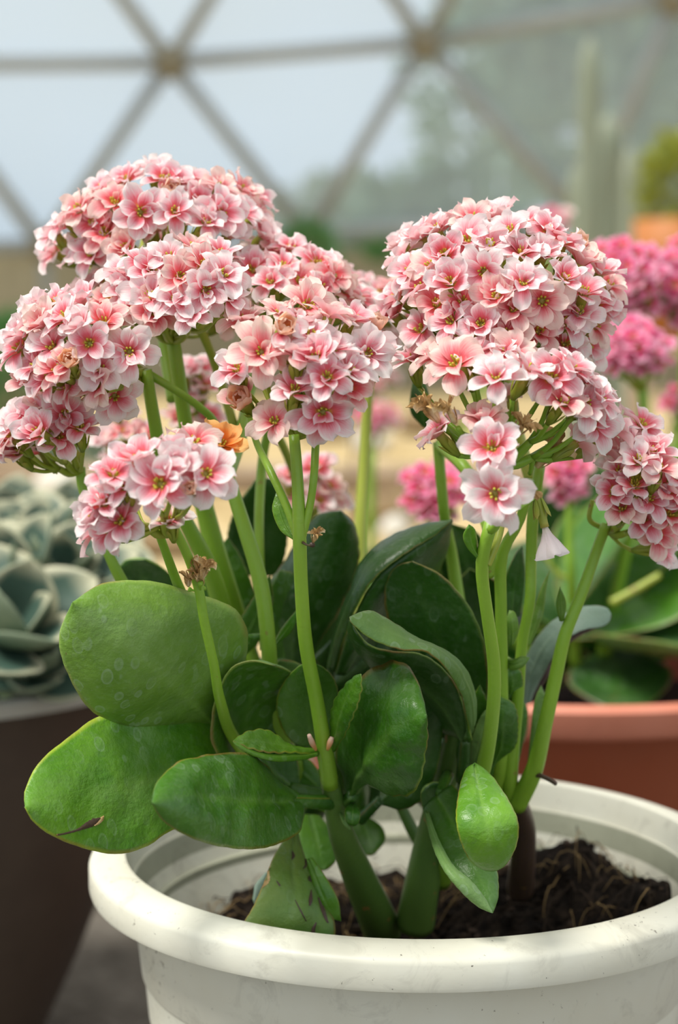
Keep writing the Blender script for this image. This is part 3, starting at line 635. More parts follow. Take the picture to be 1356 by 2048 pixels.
# B  broad dome below it
cluster(plant, (345, 680, .575), (385, 585, 190, 120, .570, .055),
  [(387, 490), (444, 503), (284, 523), (243, 540), (217, 598, .5), (305, 540, .3), (300, 590, .45, None, 1.08), (310, 622, .2), (361, 550, .5), (413, 580, .55, None, 1.08), (351, 594, .3), (450, 545), (340, 510), (410, 525, .3), (255, 575, .3), (195, 560), (165, 585), (270, 610), (460, 590), (380, 620)], 10, seed=2)
cluster(plant, (540, 680, .60), (590, 580, 160, 110, .605, .05),
  [(506, 536, .35), (568, 530, .2), (583, 492), (521, 497), (635, 520), (668, 548), (540, 560), (600, 560, .3), (692, 575), (645, 575, .2), (480, 520), (720, 590), (560, 500), (700, 620)], 10, seed=3)
# C  left
cluster(plant, (292, 745, .555), (165, 700, 165, 135, .560, .055),
  [(111, 600), (75, 618), (80, 645), (122, 632), (42, 664), (34, 692), (70, 724), (165, 602), (206, 640), (160, 646), (178, 686, .3), (140, 722, .3, 'bud', .95), (90, 756), (258, 704, .75, None, 1.15), (228, 792, .45, None, 1.1), (100, 690), (200, 735), (60, 750), (130, 770), (110, 735), (190, 770)], 5, seed=4)
# D  lower left edge
cluster(plant, (160, 940, .560), (95, 850, 120, 90, .555, .03),
  [(130, 828, .6, None, 1.08), (118, 868, .3), (66, 828), (30, 842), (20, 870), (34, 900), (75, 862), (150, 792), (95, 800), (5, 885), (105, 790), (160, 850)], 4, seed=5)
# E  centre front
cluster(plant, (600, 870, .525), (610, 745, 190, 170, .535, .045),
  [(617, 608, .5, None, 1.1), (487, 636, .45, None, 1.1), (524, 702, .8, None, 1.2), (472, 735, .4), (568, 655, .5, 'bud'), (622, 665, .3), (632, 712, .2, None, 1.1), (708, 632, .3), (752, 652, .3, 'bud', .85), (735, 705, .6, None, 1.15), (654, 752, .3), (697, 772, .3), (484, 801, .5, 'bud', 1.1), (548, 840, .5, None, 1.05), (646, 826, .9, None, 1.28), (590, 700), (660, 625), (560, 620), (668, 690), (765, 700), (590, 775), (700, 735), (600, 640)], 3, seed=6)
# F  lower front left
cluster(plant, (335, 1065, .500), (320, 985, 175, 120, .500, .03),
  [(318, 967, .8, None, 1.18), (412, 946, .75, None, 1.18), (238, 1040, .7, None, 1.1), (188, 1030, .1), (205, 1000, .0), (226, 945, .0), (275, 915, .1), (442, 884, .4, 'org', 1.05), (390, 880, .1), (355, 905), (380, 978, .7, 'bud', .6), (355, 925, .2), (185, 1055), (250, 965), (215, 1062)], 2, seed=7, r_ped=1.1)
# G  behind the centre gap
cluster(plant, (740, 720, .670), (745, 630, 90, 80, .665, .03),
  [(715, 560), (760, 585), (790, 570), (735, 600), (700, 600), (775, 620), (750, 650), (800, 600), (815, 640), (710, 640), (770, 680)], 6, seed=8)
# H  right dome
cluster(plant, (1000, 720, .575), (1000, 590, 250, 185, .575, .065),
  [(806, 485), (840, 470), (888, 504, .3), (966, 543, .9, None, 1.1), (945, 434), (935, 476, .2), (980, 485, .3), (1018, 455, .3), (997, 428), (1059, 445), (1102, 458), (1158, 488, .1, 'bud', .8), (1085, 602, .9, None, 1.15), (1048, 562, .2), (992, 590, .2), (1131, 552), (1165, 520), (1203, 540), (1222, 566), (1195, 600), (1136, 640, .2), (1131, 685), (1196, 648), (1028, 615, .1), (961, 645), (837, 570), (873, 604, .2), (790, 590), (785, 625), (837, 655), (945, 672), (800, 512), (870, 455), (905, 440), (900, 560), (1090, 505), (1045, 500), (1170, 580), (1160, 620), (1080, 660), (900, 640), (820, 540), (1210, 610), (1125, 480), (1180, 690), (1010, 665), (860, 530), (925, 600)], 16, seed=9)
# I  right front
cluster(plant, (1000, 925, .520), (1010, 790, 240, 120, .530, .04),
  [(826, 712, .2), (909, 724, .5, None, 1.2), (868, 705, .2), (992, 750, .35), (1028, 702, .3), (1104, 748, .5, None, 1.15), (1168, 752), (1203, 793), (1172, 806, .5, None, 1.05), (1190, 845, .6, None, 1.15), (1232, 855), (1208, 886), (966, 834, -.2), (872, 862, -.1), (1110, 896, .3, 'dry'), (850, 806, .2, 'dry', .9), (1048, 845, .3, 'dry', .8), (893, 812, .1, 'dry', .7), (1060, 735), (950, 700), (1130, 800, .2), (1000, 700), (1145, 730), (1160, 880)], 2, seed=10, r_ped=1.25, stemm=STEM)
# J  nearest flowers of the right stem
cluster(plant, (980, 1060, .500), (985, 970, 120, 140, .500, .025),
  [(992, 988, .92, None, 1.28), (985, 892, .55, None, 1.12), (1092, 1064, 0, 'bell', 1.15), (1062, 985, .2, 'dry', .5)], 0, seed=11, stemm=STEM)
# K  far right
cluster(plant, (1215, 1060, .560), (1290, 960, 120, 150, .560, .035),
  [(1286, 846), (1276, 878), (1240, 938, .3), (1229, 980, .3), (1276, 917, .2), (1305, 900), (1245, 1012), (1301, 994, .4), (1337, 974), (1317, 1067, .2), (1343, 1025), (1350, 946), (1318, 930), (1270, 965, .3), (1370, 1000), (1290, 1035), (1330, 1095)], 4, seed=12)
# back stems' flowers, deep behind
cluster(plant, (250, 960, .680), (260, 860, 80, 60, .675, .02), [(215, 880), (250, 860), (290, 870), (240, 820), (280, 905), (230, 910)], 0, seed=13)
cluster(plant, (400, 900, .665), (390, 790, 60, 110, .660, .02), [(370, 740), (410, 770), (385, 800), (420, 830), (360, 830), (395, 730), (400, 860)], 0, seed=14)
cluster(plant, (620, 1060, .700), (620, 970, 75, 60, .690, .02), [(580, 950), (630, 930), (660, 970), (640, 1000), (600, 1000), (670, 1000)], 0, seed=15)

# stems
def stem(pts, m=STEM, name='stem', n=40, nodes=True):
    """pts (px,py,Y,radius px)"""
    Q = [(*at(a, b, c), d * mpp(c)) for a, b, c, d in pts]; P = cr(Q, n); mb = MB()
    tube(mb, [Vector(q[:3]) - OFF for q in P], [q[3] for q in P], 14); return mb.build(name, m, plant)
stem([(588, 870, .515, 11), (595, 960, .513, 12), (599, 1075, .512, 14), (603, 1180, .515, 14), (612, 1290, .520, 14.5), (633, 1400, .528, 15), (650, 1500, .535, 17), (660, 1570, .542, 19)])
stem([(600, 1085, .512, 10), (573, 1012, .515, 8.5), (542, 945, .52, 8), (515, 890, .53, 7), (503, 850, .532, 6), (498, 825, .533, 5)])
stem([(602, 1082, .512, 9), (620, 1010, .512, 8), (628, 950, .512, 8), (631, 895, .517, 8), (634, 865, .522, 6), (636, 840, .526, 5)])
stem([(655, 1540, .540, 20), (668, 1600, .546, 22), (684, 1670, .555, 27), (712, 1740, .570, 33), (745, 1815, .585, 38), (765, 1860, .60, 40)], STEMD)
stem([(292, 740, .550, 12), (305, 820, .552, 13), (322, 910, .556, 14), (350, 1000, .565, 14), (420, 1140, .575, 18), (455, 1260, .585, 20), (520, 1480, .59, 22)])
stem([(345, 670, .575, 14), (358, 760, .575, 15), (375, 870, .578, 15), (405, 1000, .585, 19), (440, 1130, .59, 21), (480, 1260, .60, 22), (560, 1520, .60, 24)])
stem([(455, 950, .56, 13), (487, 1050, .555, 15), (522, 1170, .553, 16), (538, 1300, .553, 16), (545, 1420, .56, 18), (600, 1560, .57, 20)])
stem([(535, 680, .60, 10), (500, 780, .60, 11), (480, 880, .58, 13), (455, 955, .56, 13)])
stem([(560, 800, .60, 8), (535, 870, .60, 9), (524, 930, .60, 10), (518, 1040, .59, 10), (521, 1160, .585, 10), (530, 1300, .58, 11)])
stem([(330, 530, .605, 10), (322, 600, .605, 11), (330, 700, .60, 12), (345, 800, .59, 12)])
stem([(292, 745, .552, 9), (350, 780, .553, 8), (400, 815, .556, 8), (430, 850, .56, 9), (455, 940, .56, 10)])
stem([(380, 620, .575, 9), (415, 690, .58, 9), (440, 760, .59, 9), (470, 860, .59, 10)], STEMY)
stem([(160, 935, .56, 11), (168, 985, .56, 10), (205, 1080, .555, 10), (240, 1155, .555, 12), (300, 1260, .56, 14), (420, 1460, .57, 16)])
stem([(312, 1050, .505, 9), (330, 1100, .51, 9), (352, 1160, .52, 10), (372, 1210, .53, 11), (420, 1350, .55, 13), (470, 1500, .56, 15)])
stem([(345, 1050, .500, 10), (375, 1110, .505, 10), (398, 1180, .507, 10), (408, 1240, .508, 10), (428, 1330, .512, 10), (440, 1400, .52, 11), (470, 1480, .54, 13), (560, 1590, .55, 15)])
stem([(430, 870, .6, 9), (520, 850, .6, 9), (560, 880, .61, 9), (600, 1000, .63, 9), (610, 1200, .63, 12)], STEMY)
# right half
stem([(983, 1045, .500, 14), (968, 1100, .502, 13), (964, 1150, .505, 13), (976, 1240, .510, 13), (988, 1330, .517, 13.5), (986, 1420, .525, 14), (968, 1530, .540, 16), (930, 1640, .56, 20), (880, 1760, .59, 24)], STEM)
stem([(1003, 1040, .508, 9), (995, 1080, .505, 8), (975, 1130, .504, 8)], STEMY)
stem([(1060, 960, .53, 9), (1040, 1040, .535, 10), (1004, 1110, .54, 12), (1002, 1220, .545, 12), (1003, 1330, .55, 13), (1000, 1500, .56, 16), (985, 1620, .585, 18), (960, 1740, .61, 22)])
stem([(1080, 930, .55, 11), (1066, 1030, .55, 12), (1062, 1120, .552, 11), (1060, 1200, .552, 11), (1044, 1290, .556, 11), (1035, 1400, .56, 13), (1020, 1560, .57, 16), (1025, 1680, .595, 18)])
stem([(1212, 1050, .555, 11), (1190, 1110, .552, 11), (1162, 1190, .550, 12), (1130, 1270, .550, 13), (1112, 1350, .552, 14), (1092, 1440, .555, 15), (1068, 1540, .565, 18), (1032, 1610, .575, 22)])
stem([(1066, 1546, .565, 8), (1082, 1552, .562, 5), (1100, 1560, .560, 4.5), (1112, 1568, .558, 4)], WOOD, 'twig')
stem([(1030, 1600, .575, 23), (1045, 1650, .590, 26), (1046, 1710, .60, 26), (1040, 1780, .615, 28)], WOOD)
stem([(1000, 720, .575, 14), (1030, 850, .575, 14), (1062, 960, .565, 13)], STEMY)
stem([(876, 885, .59, 11), (882, 960, .59, 11), (890, 1040, .592, 11), (905, 1120, .60, 12), (930, 1300, .60, 16)])
stem([(880, 890, .59, 13), (920, 925, .575, 13), (945, 965, .57, 12), (975, 1060, .56, 10)])
stem([(945, 880, .53, 9), (905, 860, .535, 9), (870, 820, .55, 7)])
stem([(1000, 925, .52, 11), (990, 990, .53, 11), (985, 1050, .53, 11), (978, 1150, .54, 11)])
stem([(925, 1400, .56, 16), (890, 1560, .57, 26), (862, 1680, .58, 33), (842, 1780, .585, 37), (830, 1850, .59, 40)], STEMD)
stem([(800, 1610, .60, 11), (825, 1660, .60, 13), (855, 1710, .60, 15), (880, 1760, .605, 16)], STEMD)
stem([(740, 720, .67, 10), (730, 900, .67, 11), (720, 1100, .66, 13), (730, 1400, .64, 16)], STEMY)
stem([(1215, 1060, .558, 6), (1180, 1040, .556, 5), (1185, 1000, .556, 5)], STEMY)

# leaves
def leaf(L, Rr, Y, eL=0.0, eR=0.0, mid=None, m=LEAF, mu=UNDER, th=0.9, cren=1.5, nc=13, und=0.0016, pet=None, n=44, name='leaf', lab=None, flip=False, sharp=0.0):
    """L,R edges in frame from base to tip; Y base/mid/tip distances; eL,eR edge distance offsets (m)"""
    tip = L[-1] if len(L[-1]) == 2 else L[-1]; l = cr(L, n); r = cr(Rr + [tip], n)
    cm = [((a[0] + b[0]) / 2, (a[1] + b[1]) / 2) for a, b in zip(l, r)]
    if mid: md = cr(mid, n); cm = [(a[0] * .7 + b[0] * .3, a[1] * .7 + b[1] * .3) for a, b in zip(md, cm)]
    YY = cr([(0, 0, Y[0]), (1, 0, Y[1]), (2, 0, Y[2])], n); A = []; B = []; D = []
    sd = L[0][0] * .013 + L[0][1] * .007
    for i in range(n):
        s = i / (n - 1); y0 = YY[i][2]; k = math.sin(math.pi * min(1, s * .96 + .02)) ** .7
        cre = cren * (abs(math.sin(s * math.pi * nc)) - .5 + .5 * noise.noise(Vector((s * 9, sd, 0)))) * min(1, s * 4) * (0 if i == n - 1 else 1)
        def out(p, q):
            dx, dy = p[0] - q[0], p[1] - q[1]; h = math.hypot(dx, dy) or 1; return (p[0] + dx / h * cre, p[1] + dy / h * cre)
        a = out(l[i], cm[i]); b = out(r[i], cm[i])
        A.append(at(a[0], a[1], y0 + eL * k) - OFF); B.append(at(b[0], b[1], y0 + eR * k) - OFF); D.append(at(cm[i][0], cm[i][1], y0) - OFF)
    mb = MB()
    # the built surface normal: side 1 must look at the lens for material m
    i = n // 2; nn = (D[i + 1] - D[i - 1]).cross(B[i] - A[i]); vis = nn.dot(CAMP - (D[i] + OFF)) > 0
    mats = (0, 1) if (vis != flip) else (1, 0)
    blade(mb, A, D, B, th * mm, 12, mats, und, sd)
    if pet:
        Q = [(*at(a, b, c), d * mpp(c)) for a, b, c, d in pet]; P = cr(Q, 14); tube(mb, [Vector(q[:3]) - OFF for q in P], [q[3] for q in P], 12, 0)
    o = mb.build(name, [m, mu], plant)
    if lab: o['label'] = lab
    return o
# big upper left
leaf([(428, 1452), (385, 1446), (330, 1459), (262, 1457), (200, 1430), (157, 1388), (128, 1325), (121, 1265), (145, 1205)],
     [(432, 1448), (462, 1400), (487, 1320), (492, 1260), (465, 1215), (405, 1190), (345, 1172), (280, 1161), (205, 1168)], (.545, .510, .500), .004, .014,
     mid=[(430, 1450), (330, 1370), (240, 1290), (145, 1205)], m=LEAFP, pet=[(420, 1440, .546, 12), (428, 1480, .55, 12), (450, 1530, .556, 13), (560, 1600, .565, 14)], th=1.2, cren=1.2)
# big lower left, bright
BIGLEAF = leaf([(560, 1560), (470, 1470), (400, 1436), (300, 1420), (205, 1430), (135, 1476), (78, 1525), (50, 1580), (50, 1615)],
     [(570, 1590), (480, 1620), (400, 1640), (340, 1662), (295, 1692), (240, 1707), (170, 1697), (108, 1673), (68, 1645)], (.560, .520, .485), .006, -.010,
     mid=[(565, 1575), (400, 1550), (250, 1578), (50, 1612)], m=LEAFB, pet=[(560, 1575, .56, 12), (620, 1600, .566, 12), (670, 1620, .57, 13)], th=1.2, cren=1.0)
LL = bpy.context.scene.objects
from mathutils.bvhtree import BVHTree
def mark_on(lo_, pts, name, m, lab, lift=.0004):
    """thin raised scar following the leaf's own surface; pts (px,py,half width px)"""
    me = lo_.data; bv = BVHTree.FromPolygons([v.co for v in me.vertices], [tuple(p.vertices) for p in me.polygons]); P = cr(pts, 26); V = []; F = []; prev = None
    for i, (x, y, h) in enumerate(P):
        x2, y2 = P[min(i + 1, 25)][:2]; x1, y1 = P[max(i - 1, 0)][:2]; dx, dy = x2 - x1, y2 - y1; q = math.hypot(dx, dy); nx, ny = -dy / q, dx / q
        h *= 1 + .5 * noise.noise(Vector((i * .9, 0, 0)))
        for k in (-1, 0, 1):
            a = at(x + nx * h * k, y + ny * h * k, .3) - OFF; o_ = CAMP - OFF; d_ = (a - o_).normalized(); hit = bv.ray_cast(o_, d_)
            c_ = hit[0] if hit[0] else (prev if prev else a); prev = c_; nn = hit[1] if hit[0] else Vector((0, -1, 0))
            if nn.dot(d_) > 0: nn = -nn
            V.append(c_ + nn * (lift if k == 0 else lift * .3))
    for i in range(25):
        for k in (0, 1): F.append((i * 3 + k, i * 3 + k + 1, i * 3 + k + 4, i * 3 + k + 3))
    mb = MB(); mb.add(V, F); o = mb.build(name, m, lo_); o['label'] = lab
mark_on(BIGLEAF, [(200, 1636, 1), (190, 1643, 7), (175, 1650, 6), (155, 1660, 2.5), (130, 1667, 2), (112, 1670, 1.5)], 'leaf_tear', WOOD, 'dark brown tear in the broad lower left leaf')
mark_on(BIGLEAF, [(207, 1632, 1), (203, 1638, 4), (196, 1646, 3), (188, 1652, 1)], 'leaf_tear', DRY, 'pale dry lip of the tear')
# front left with petiole
leaf([(598, 1588), (575, 1573), (548, 1543), (500, 1512), (435, 1503), (380, 1512), (335, 1543), (310, 1575), (304, 1606)],
     [(602, 1616), (598, 1640), (592, 1668), (552, 1690), (495, 1698), (430, 1690), (370, 1668), (325, 1640)], (.535, .485, .455), .012, -.002,
     mid=[(600, 1602), (500, 1600), (400, 1590), (304, 1606)], m=LEAF, pet=[(570, 1601, .528, 12), (600, 1602, .533, 13), (635, 1604, .539, 15), (672, 1604, .548, 18)], th=1.1, cren=1.0, und=.003)
# cup leaf right of main stem
leaf([(692, 1600), (684, 1520), (684, 1450), (697, 1385), (728, 1335), (775, 1312), (815, 1330), (838, 1372), (853, 1430)],
     [(700, 1604), (735, 1573), (760, 1580), (795, 1600), (830, 1582), (848, 1540), (852, 1510), (858, 1480)], (.545, .515, .500), .020, -.004,
     mid=[(695, 1600), (740, 1530), (790, 1470), (853, 1430)], m=LEAF, pet=[(705, 1590, .543, 13), (688, 1606, .548, 14), (672, 1625, .555, 16)], th=1.1, cren=3.6, nc=11, und=.0042)
# dark leaf behind it
leaf([(760, 1600), (770, 1480), (790, 1390), (825, 1325), (862, 1342), (882, 1390)],
     [(765, 1610), (800, 1620), (835, 1605), (862, 1570), (880, 1510), (886, 1440)], (.565, .556, .55), .01, 0, m=LEAFD, pet=[(760, 1600, .565, 10), (720, 1640, .57, 12)], cren=2.0)
# left centre dark cup
leaf([(560, 1580), (480, 1560), (426, 1500), (424, 1440), (440, 1380), (465, 1338), (505, 1323), (550, 1332)],
     [(600, 1570), (590, 1500), (560, 1450), (557, 1400), (572, 1365), (584, 1346)], (.560, .550, .530), -.02, .010, m=LEAF, pet=[(580, 1575, .56, 12), (650, 1590, .56, 14)], cren=1.0)
leaf([(590, 1400), (550, 1350), (535, 1328), (560, 1320)], [(620, 1390), (610, 1340), (590, 1322)], (.57, .565, .56), 0, 0, m=UNDER, mu=LEAF, cren=.5)
# round leaf behind main stem
leaf([(630, 1500), (590, 1490), (562, 1455), (553, 1410), (565, 1368), (598, 1332), (625, 1325)],
     [(650, 1500), (672, 1460), (678, 1410), (668, 1360), (648, 1336)], (.550, .545, .535), .0, .006, m=LEAF, pet=[(640, 1495, .55, 10), (650, 1540, .55, 11)], cren=1.2)
# small toothed pair
leaf([(632, 1499), (600, 1494), (574, 1486), (548, 1467), (520, 1459), (490, 1465), (466, 1482)],
     [(634, 1508), (610, 1506), (575, 1505), (540, 1506), (500, 1497), (478, 1488)], (.533, .520, .508), .004, -.006, mid=[(633, 1503), (570, 1497), (520, 1490), (466, 1482)], m=LEAFB, cren=3.4, nc=8, th=.8, und=.0005, pet=[(628, 1503, .532, 5), (652, 1508, .538, 7)])
leaf([(634, 1512), (600, 1520), (550, 1523), (505, 1511), (475, 1494), (466, 1484)],
     [(634, 1506), (610, 1507), (575, 1506), (540, 1507), (500, 1498), (478, 1489)], (.532, .514, .506), 0, .003, m=LEAFB, mu=LEAFB, cren=0.4, th=.6, und=.0002)
leaf([(662, 1500), (664, 1468), (663, 1430), (672, 1395), (690, 1370), (708, 1354), (722, 1348)],
     [(672, 1498), (690, 1470), (703, 1440), (716, 1410), (724, 1378)], (.535, .522, .514), .006, -.004, m=LEAFB, cren=3.2, nc=8, th=.8, und=.0005, pet=[(668, 1494, .534, 5), (658, 1512, .54, 6)])
# small rusty buds at that node
for q in ([(632, 1500, .53, 3), (624, 1485, .526, 6), (618, 1470, .524, 4)], [(655, 1500, .531, 3), (660, 1485, .53, 6), (664, 1474, .53, 4)]): stem(q, PCH, 'bud_scale', 10)
# dark leaf behind the stem
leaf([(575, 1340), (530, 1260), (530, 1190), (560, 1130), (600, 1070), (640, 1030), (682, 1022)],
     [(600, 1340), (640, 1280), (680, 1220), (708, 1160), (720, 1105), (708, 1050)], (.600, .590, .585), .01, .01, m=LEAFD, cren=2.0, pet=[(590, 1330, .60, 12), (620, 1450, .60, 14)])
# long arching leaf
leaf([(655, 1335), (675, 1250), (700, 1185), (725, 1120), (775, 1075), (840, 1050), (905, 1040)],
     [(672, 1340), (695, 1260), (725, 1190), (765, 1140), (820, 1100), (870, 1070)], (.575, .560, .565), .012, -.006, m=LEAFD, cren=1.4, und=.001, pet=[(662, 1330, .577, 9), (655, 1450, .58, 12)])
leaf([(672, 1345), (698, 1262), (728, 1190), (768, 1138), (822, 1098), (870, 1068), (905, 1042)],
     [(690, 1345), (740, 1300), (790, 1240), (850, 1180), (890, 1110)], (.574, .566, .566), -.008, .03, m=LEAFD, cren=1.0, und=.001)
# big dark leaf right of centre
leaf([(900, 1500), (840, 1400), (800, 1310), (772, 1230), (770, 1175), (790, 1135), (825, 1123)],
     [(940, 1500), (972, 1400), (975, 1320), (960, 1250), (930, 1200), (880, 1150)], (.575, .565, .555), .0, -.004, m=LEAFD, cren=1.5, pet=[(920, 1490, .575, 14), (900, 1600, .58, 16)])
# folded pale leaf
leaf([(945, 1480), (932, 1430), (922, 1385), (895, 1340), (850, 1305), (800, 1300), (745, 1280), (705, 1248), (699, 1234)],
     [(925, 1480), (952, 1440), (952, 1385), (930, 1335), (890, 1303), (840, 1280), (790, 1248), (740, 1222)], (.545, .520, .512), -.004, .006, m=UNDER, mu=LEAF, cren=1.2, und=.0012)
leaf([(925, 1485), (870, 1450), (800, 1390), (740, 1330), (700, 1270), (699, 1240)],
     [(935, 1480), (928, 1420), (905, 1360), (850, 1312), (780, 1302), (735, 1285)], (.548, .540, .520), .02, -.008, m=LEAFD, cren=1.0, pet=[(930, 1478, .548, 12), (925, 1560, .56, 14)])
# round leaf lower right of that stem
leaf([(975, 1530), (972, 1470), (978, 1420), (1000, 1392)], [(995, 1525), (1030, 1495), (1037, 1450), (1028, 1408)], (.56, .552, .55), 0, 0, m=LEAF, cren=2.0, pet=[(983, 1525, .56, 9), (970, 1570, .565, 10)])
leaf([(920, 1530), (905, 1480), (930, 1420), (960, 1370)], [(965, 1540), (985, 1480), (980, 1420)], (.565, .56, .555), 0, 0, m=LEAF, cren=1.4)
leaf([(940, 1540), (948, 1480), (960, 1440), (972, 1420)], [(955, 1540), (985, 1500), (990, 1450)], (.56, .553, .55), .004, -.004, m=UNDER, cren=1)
# front hanging leaf
leaf([(948, 1523), (930, 1532), (918, 1570), (911, 1620), (916, 1665), (935, 1710), (960, 1735), (978, 1741)],
     [(950, 1522), (970, 1532), (990, 1557), (1014, 1595), (1034, 1640), (1035, 1685), (1018, 1720), (998, 1738)], (.520, .494, .500), .001, .0025, m=LEAFB, cren=1.0, th=.8, und=.0022, pet=[(946, 1560, .516, 5), (936, 1575, .535, 9), (930, 1590, .555, 11)])
# folded hanging leaf behind
leaf([(846, 1618), (858, 1660), (875, 1710), (900, 1750), (935, 1785), (965, 1812), (985, 1826)],
     [(905, 1570), (950, 1620), (980, 1680), (994, 1740), (996, 1790)], (.545, .520, .510), .0, .004, m=LEAF, cren=1.2, und=.0012, pet=[(880, 1590, .545, 11), (895, 1550, .56, 13)])
leaf([(850, 1625), (862, 1680), (885, 1735), (920, 1780), (955, 1812), (985, 1826)],
     [(856, 1625), (878, 1680), (905, 1730), (940, 1760), (968, 1795)], (.540, .508, .505), .0, .004, m=UNDER, mu=LEAF, cren=.8, und=.0005, th=.6)
leaf([(905, 1620), (870, 1640), (848, 1620), (842, 1590), (850, 1575)], [(915, 1600), (900, 1575), (870, 1565)], (.56, .552, .55), 0, 0, m=LEAFD, cren=1)
# bottom yellowing leaf inside the pot
YL = leaf([(590, 1640), (560, 1685), (540, 1730), (530, 1760), (508, 1810), (490, 1840), (474, 1868), (480, 1882)],
     [(600, 1640), (618, 1700), (622, 1760), (640, 1810), (660, 1850), (655, 1885), (580, 1892)], (.555, .535, .527), .0, .004, mid=[(595, 1640), (585, 1740), (570, 1830), (480, 1882)], m=YLEAF, name='leaf', cren=.8, und=.0025, pet=[(595, 1645, .555, 10), (610, 1610, .56, 10), (660, 1610, .565, 12)])
for q in ([(618, 1752, 1), (620, 1758, 4), (622, 1764, 1)], [(584, 1702, 1), (587, 1712, 3), (583, 1720, 1)], [(610, 1718, 1), (612, 1730, 2.5), (606, 1738, 1)], [(622, 1780, 1), (621, 1800, 4), (619, 1812, 1.5)], [(636, 1795, 1), (644, 1815, 4), (652, 1838, 3), (656, 1846, 1)], [(590, 1800, .7), (603, 1825, 1.5), (612, 1842, .7)], [(632, 1845, 1.5), (626, 1862, 4), (630, 1876, 2)], [(553, 1762, 1), (560, 1772, 2)]):
    mark_on(YL, q, 'leaf_blotch', WOOD, 'dark brown blotch on the yellowing leaf')
mark_on(YL, [(538, 1726, 1), (535, 1745, 4), (534, 1762, 5), (524, 1776, 1)], 'leaf_blotch', DRY, 'tan scorched notch on the leaf margin')
leaf([(610, 1720), (620, 1780), (640, 1830), (682, 1842)], [(625, 1715), (655, 1760), (676, 1800)], (.55, .545, .545), 0, 0, m=LEAFB, cren=.5)
leaf([(600, 1630), (598, 1690), (620, 1735), (650, 1740)], [(640, 1630), (668, 1670), (672, 1720)], (.59, .585, .58), 0, 0, m=LEAFB, cren=.8)
leaf([(705, 1640), (702, 1680), (725, 1708), (745, 1708)], [(735, 1632), (765, 1655), (770, 1685)], (.61, .605, .60), 0, 0, m=LEAFB, cren=.8)
leaf([(530, 1745), (512, 1770), (506, 1800)], [(540, 1750), (532, 1790), (515, 1815)], (.56, .556, .555), 0, 0, m=BLUE, cren=.3)
# little leaves / scars on the old stem
leaf([(700, 1610), (690, 1622), (692, 1640), (706, 1648)], [(712, 1612), (720, 1628), (716, 1645)], (.545, .538, .54), 0, 0, m=LEAF, cren=.3, th=.7)
leaf([(678, 1628), (686, 1648), (700, 1660)], [(684, 1628), (696, 1645), (702, 1655)], (.545, .540, .54), 0, 0, m=UNDER, cren=.3, th=.6)
# leaf between front petiole and main stem
leaf([(640, 1590), (590, 1570), (540, 1555), (500, 1530), (480, 1500)], [(650, 1575), (630, 1530), (600, 1510), (540, 1500)], (.565, .57, .575), 0, 0, m=LEAF, cren=.6)
# blue-green curled leaf right
leaf([(1040, 1405), (1042, 1350), (1060, 1295), (1095, 1248), (1140, 1220), (1180, 1211), (1212, 1214), (1222, 1230)],
     [(1062, 1400), (1085, 1350), (1110, 1310), (1140, 1275), (1170, 1258), (1200, 1254), (1218, 1245)], (.605, .590, .590), .004, -.004, m=BLUE, mu=PUR, cren=.8, und=.002)
leaf([(1052, 1402), (1080, 1350), (1105, 1310), (1135, 1277), (1165, 1260), (1195, 1255)], [(1068, 1400), (1098, 1360), (1108, 1330), (1130, 1300), (1158, 1272)], (.606, .596, .592), 0, .01, m=PUR, mu=PUR, cren=.5, th=.6)
# stem leaves right
leaf([(1118, 1240), (1112, 1205), (1120, 1172)], [(1128, 1240), (1132, 1205)], (.55, .547, .545), 0, 0, m=LEAFP, cren=.2, th=.5)
leaf([(958, 1125), (934, 1100), (925, 1072), (938, 1049)], [(964, 1120), (958, 1085), (950, 1060)], (.503, .500, .498), 0, .003, m=LEAFB, cren=.2, th=.5)
leaf([(586, 1080), (560, 1060), (545, 1020), (552, 985)], [(592, 1075), (580, 1040), (568, 1005)], (.515, .518, .52), 0, 0, m=LEAFB, cren=.2, th=.5)
leaf([(1015, 1285), (1010, 1250), (1018, 1220)], [(1028, 1282), (1036, 1250), (1030, 1225)], (.553, .55, .55), 0, 0, m=LEAFP, cren=.2, th=.6)
leaf([(1005, 1320), (1020, 1340), (1045, 1335), (1060, 1315)], [(1005, 1310), (1025, 1318), (1045, 1312)], (.555, .548, .548), 0, 0, m=LEAFP, cren=.2, th=.9)
leaf([(1000, 1395), (1002, 1360), (1012, 1335)], [(1030, 1402), (1045, 1375), (1040, 1340)], (.562, .556, .555), 0, 0, m=LEAF, cren=1.4)
leaf([(1055, 1530), (1062, 1460), (1070, 1400), (1082, 1370)], [(1078, 1525), (1092, 1460), (1092, 1400)], (.58, .572, .57), 0, 0, m=UNDER, mu=PUR, cren=.4)
leaf([(1000, 1560), (1010, 1480), (1030, 1420), (1050, 1405)], [(1030, 1560), (1048, 1480), (1055, 1430)], (.575, .57, .57), 0, 0, m=LEAF, cren=.8)
leaf([(1050, 1290), (1065, 1230), (1080, 1180), (1100, 1140)], [(1062, 1290), (1085, 1230), (1092, 1180)], (.57, .568, .565), 0, 0, m=LEAFP, cren=.3)
leaf([(1005, 1230), (1010, 1160), (1030, 1110), (1045, 1090)], [(1040, 1230), (1050, 1160), (1048, 1120)], (.58, .577, .575), 0, 0, m=LEAFD, cren=.3)
leaf([(842, 850), (820, 820), (824, 770), (838, 740)], [(862, 855), (864, 815), (852, 770)], (.59, .585, .585), 0, 0, m=LEAFD, cren=.3)
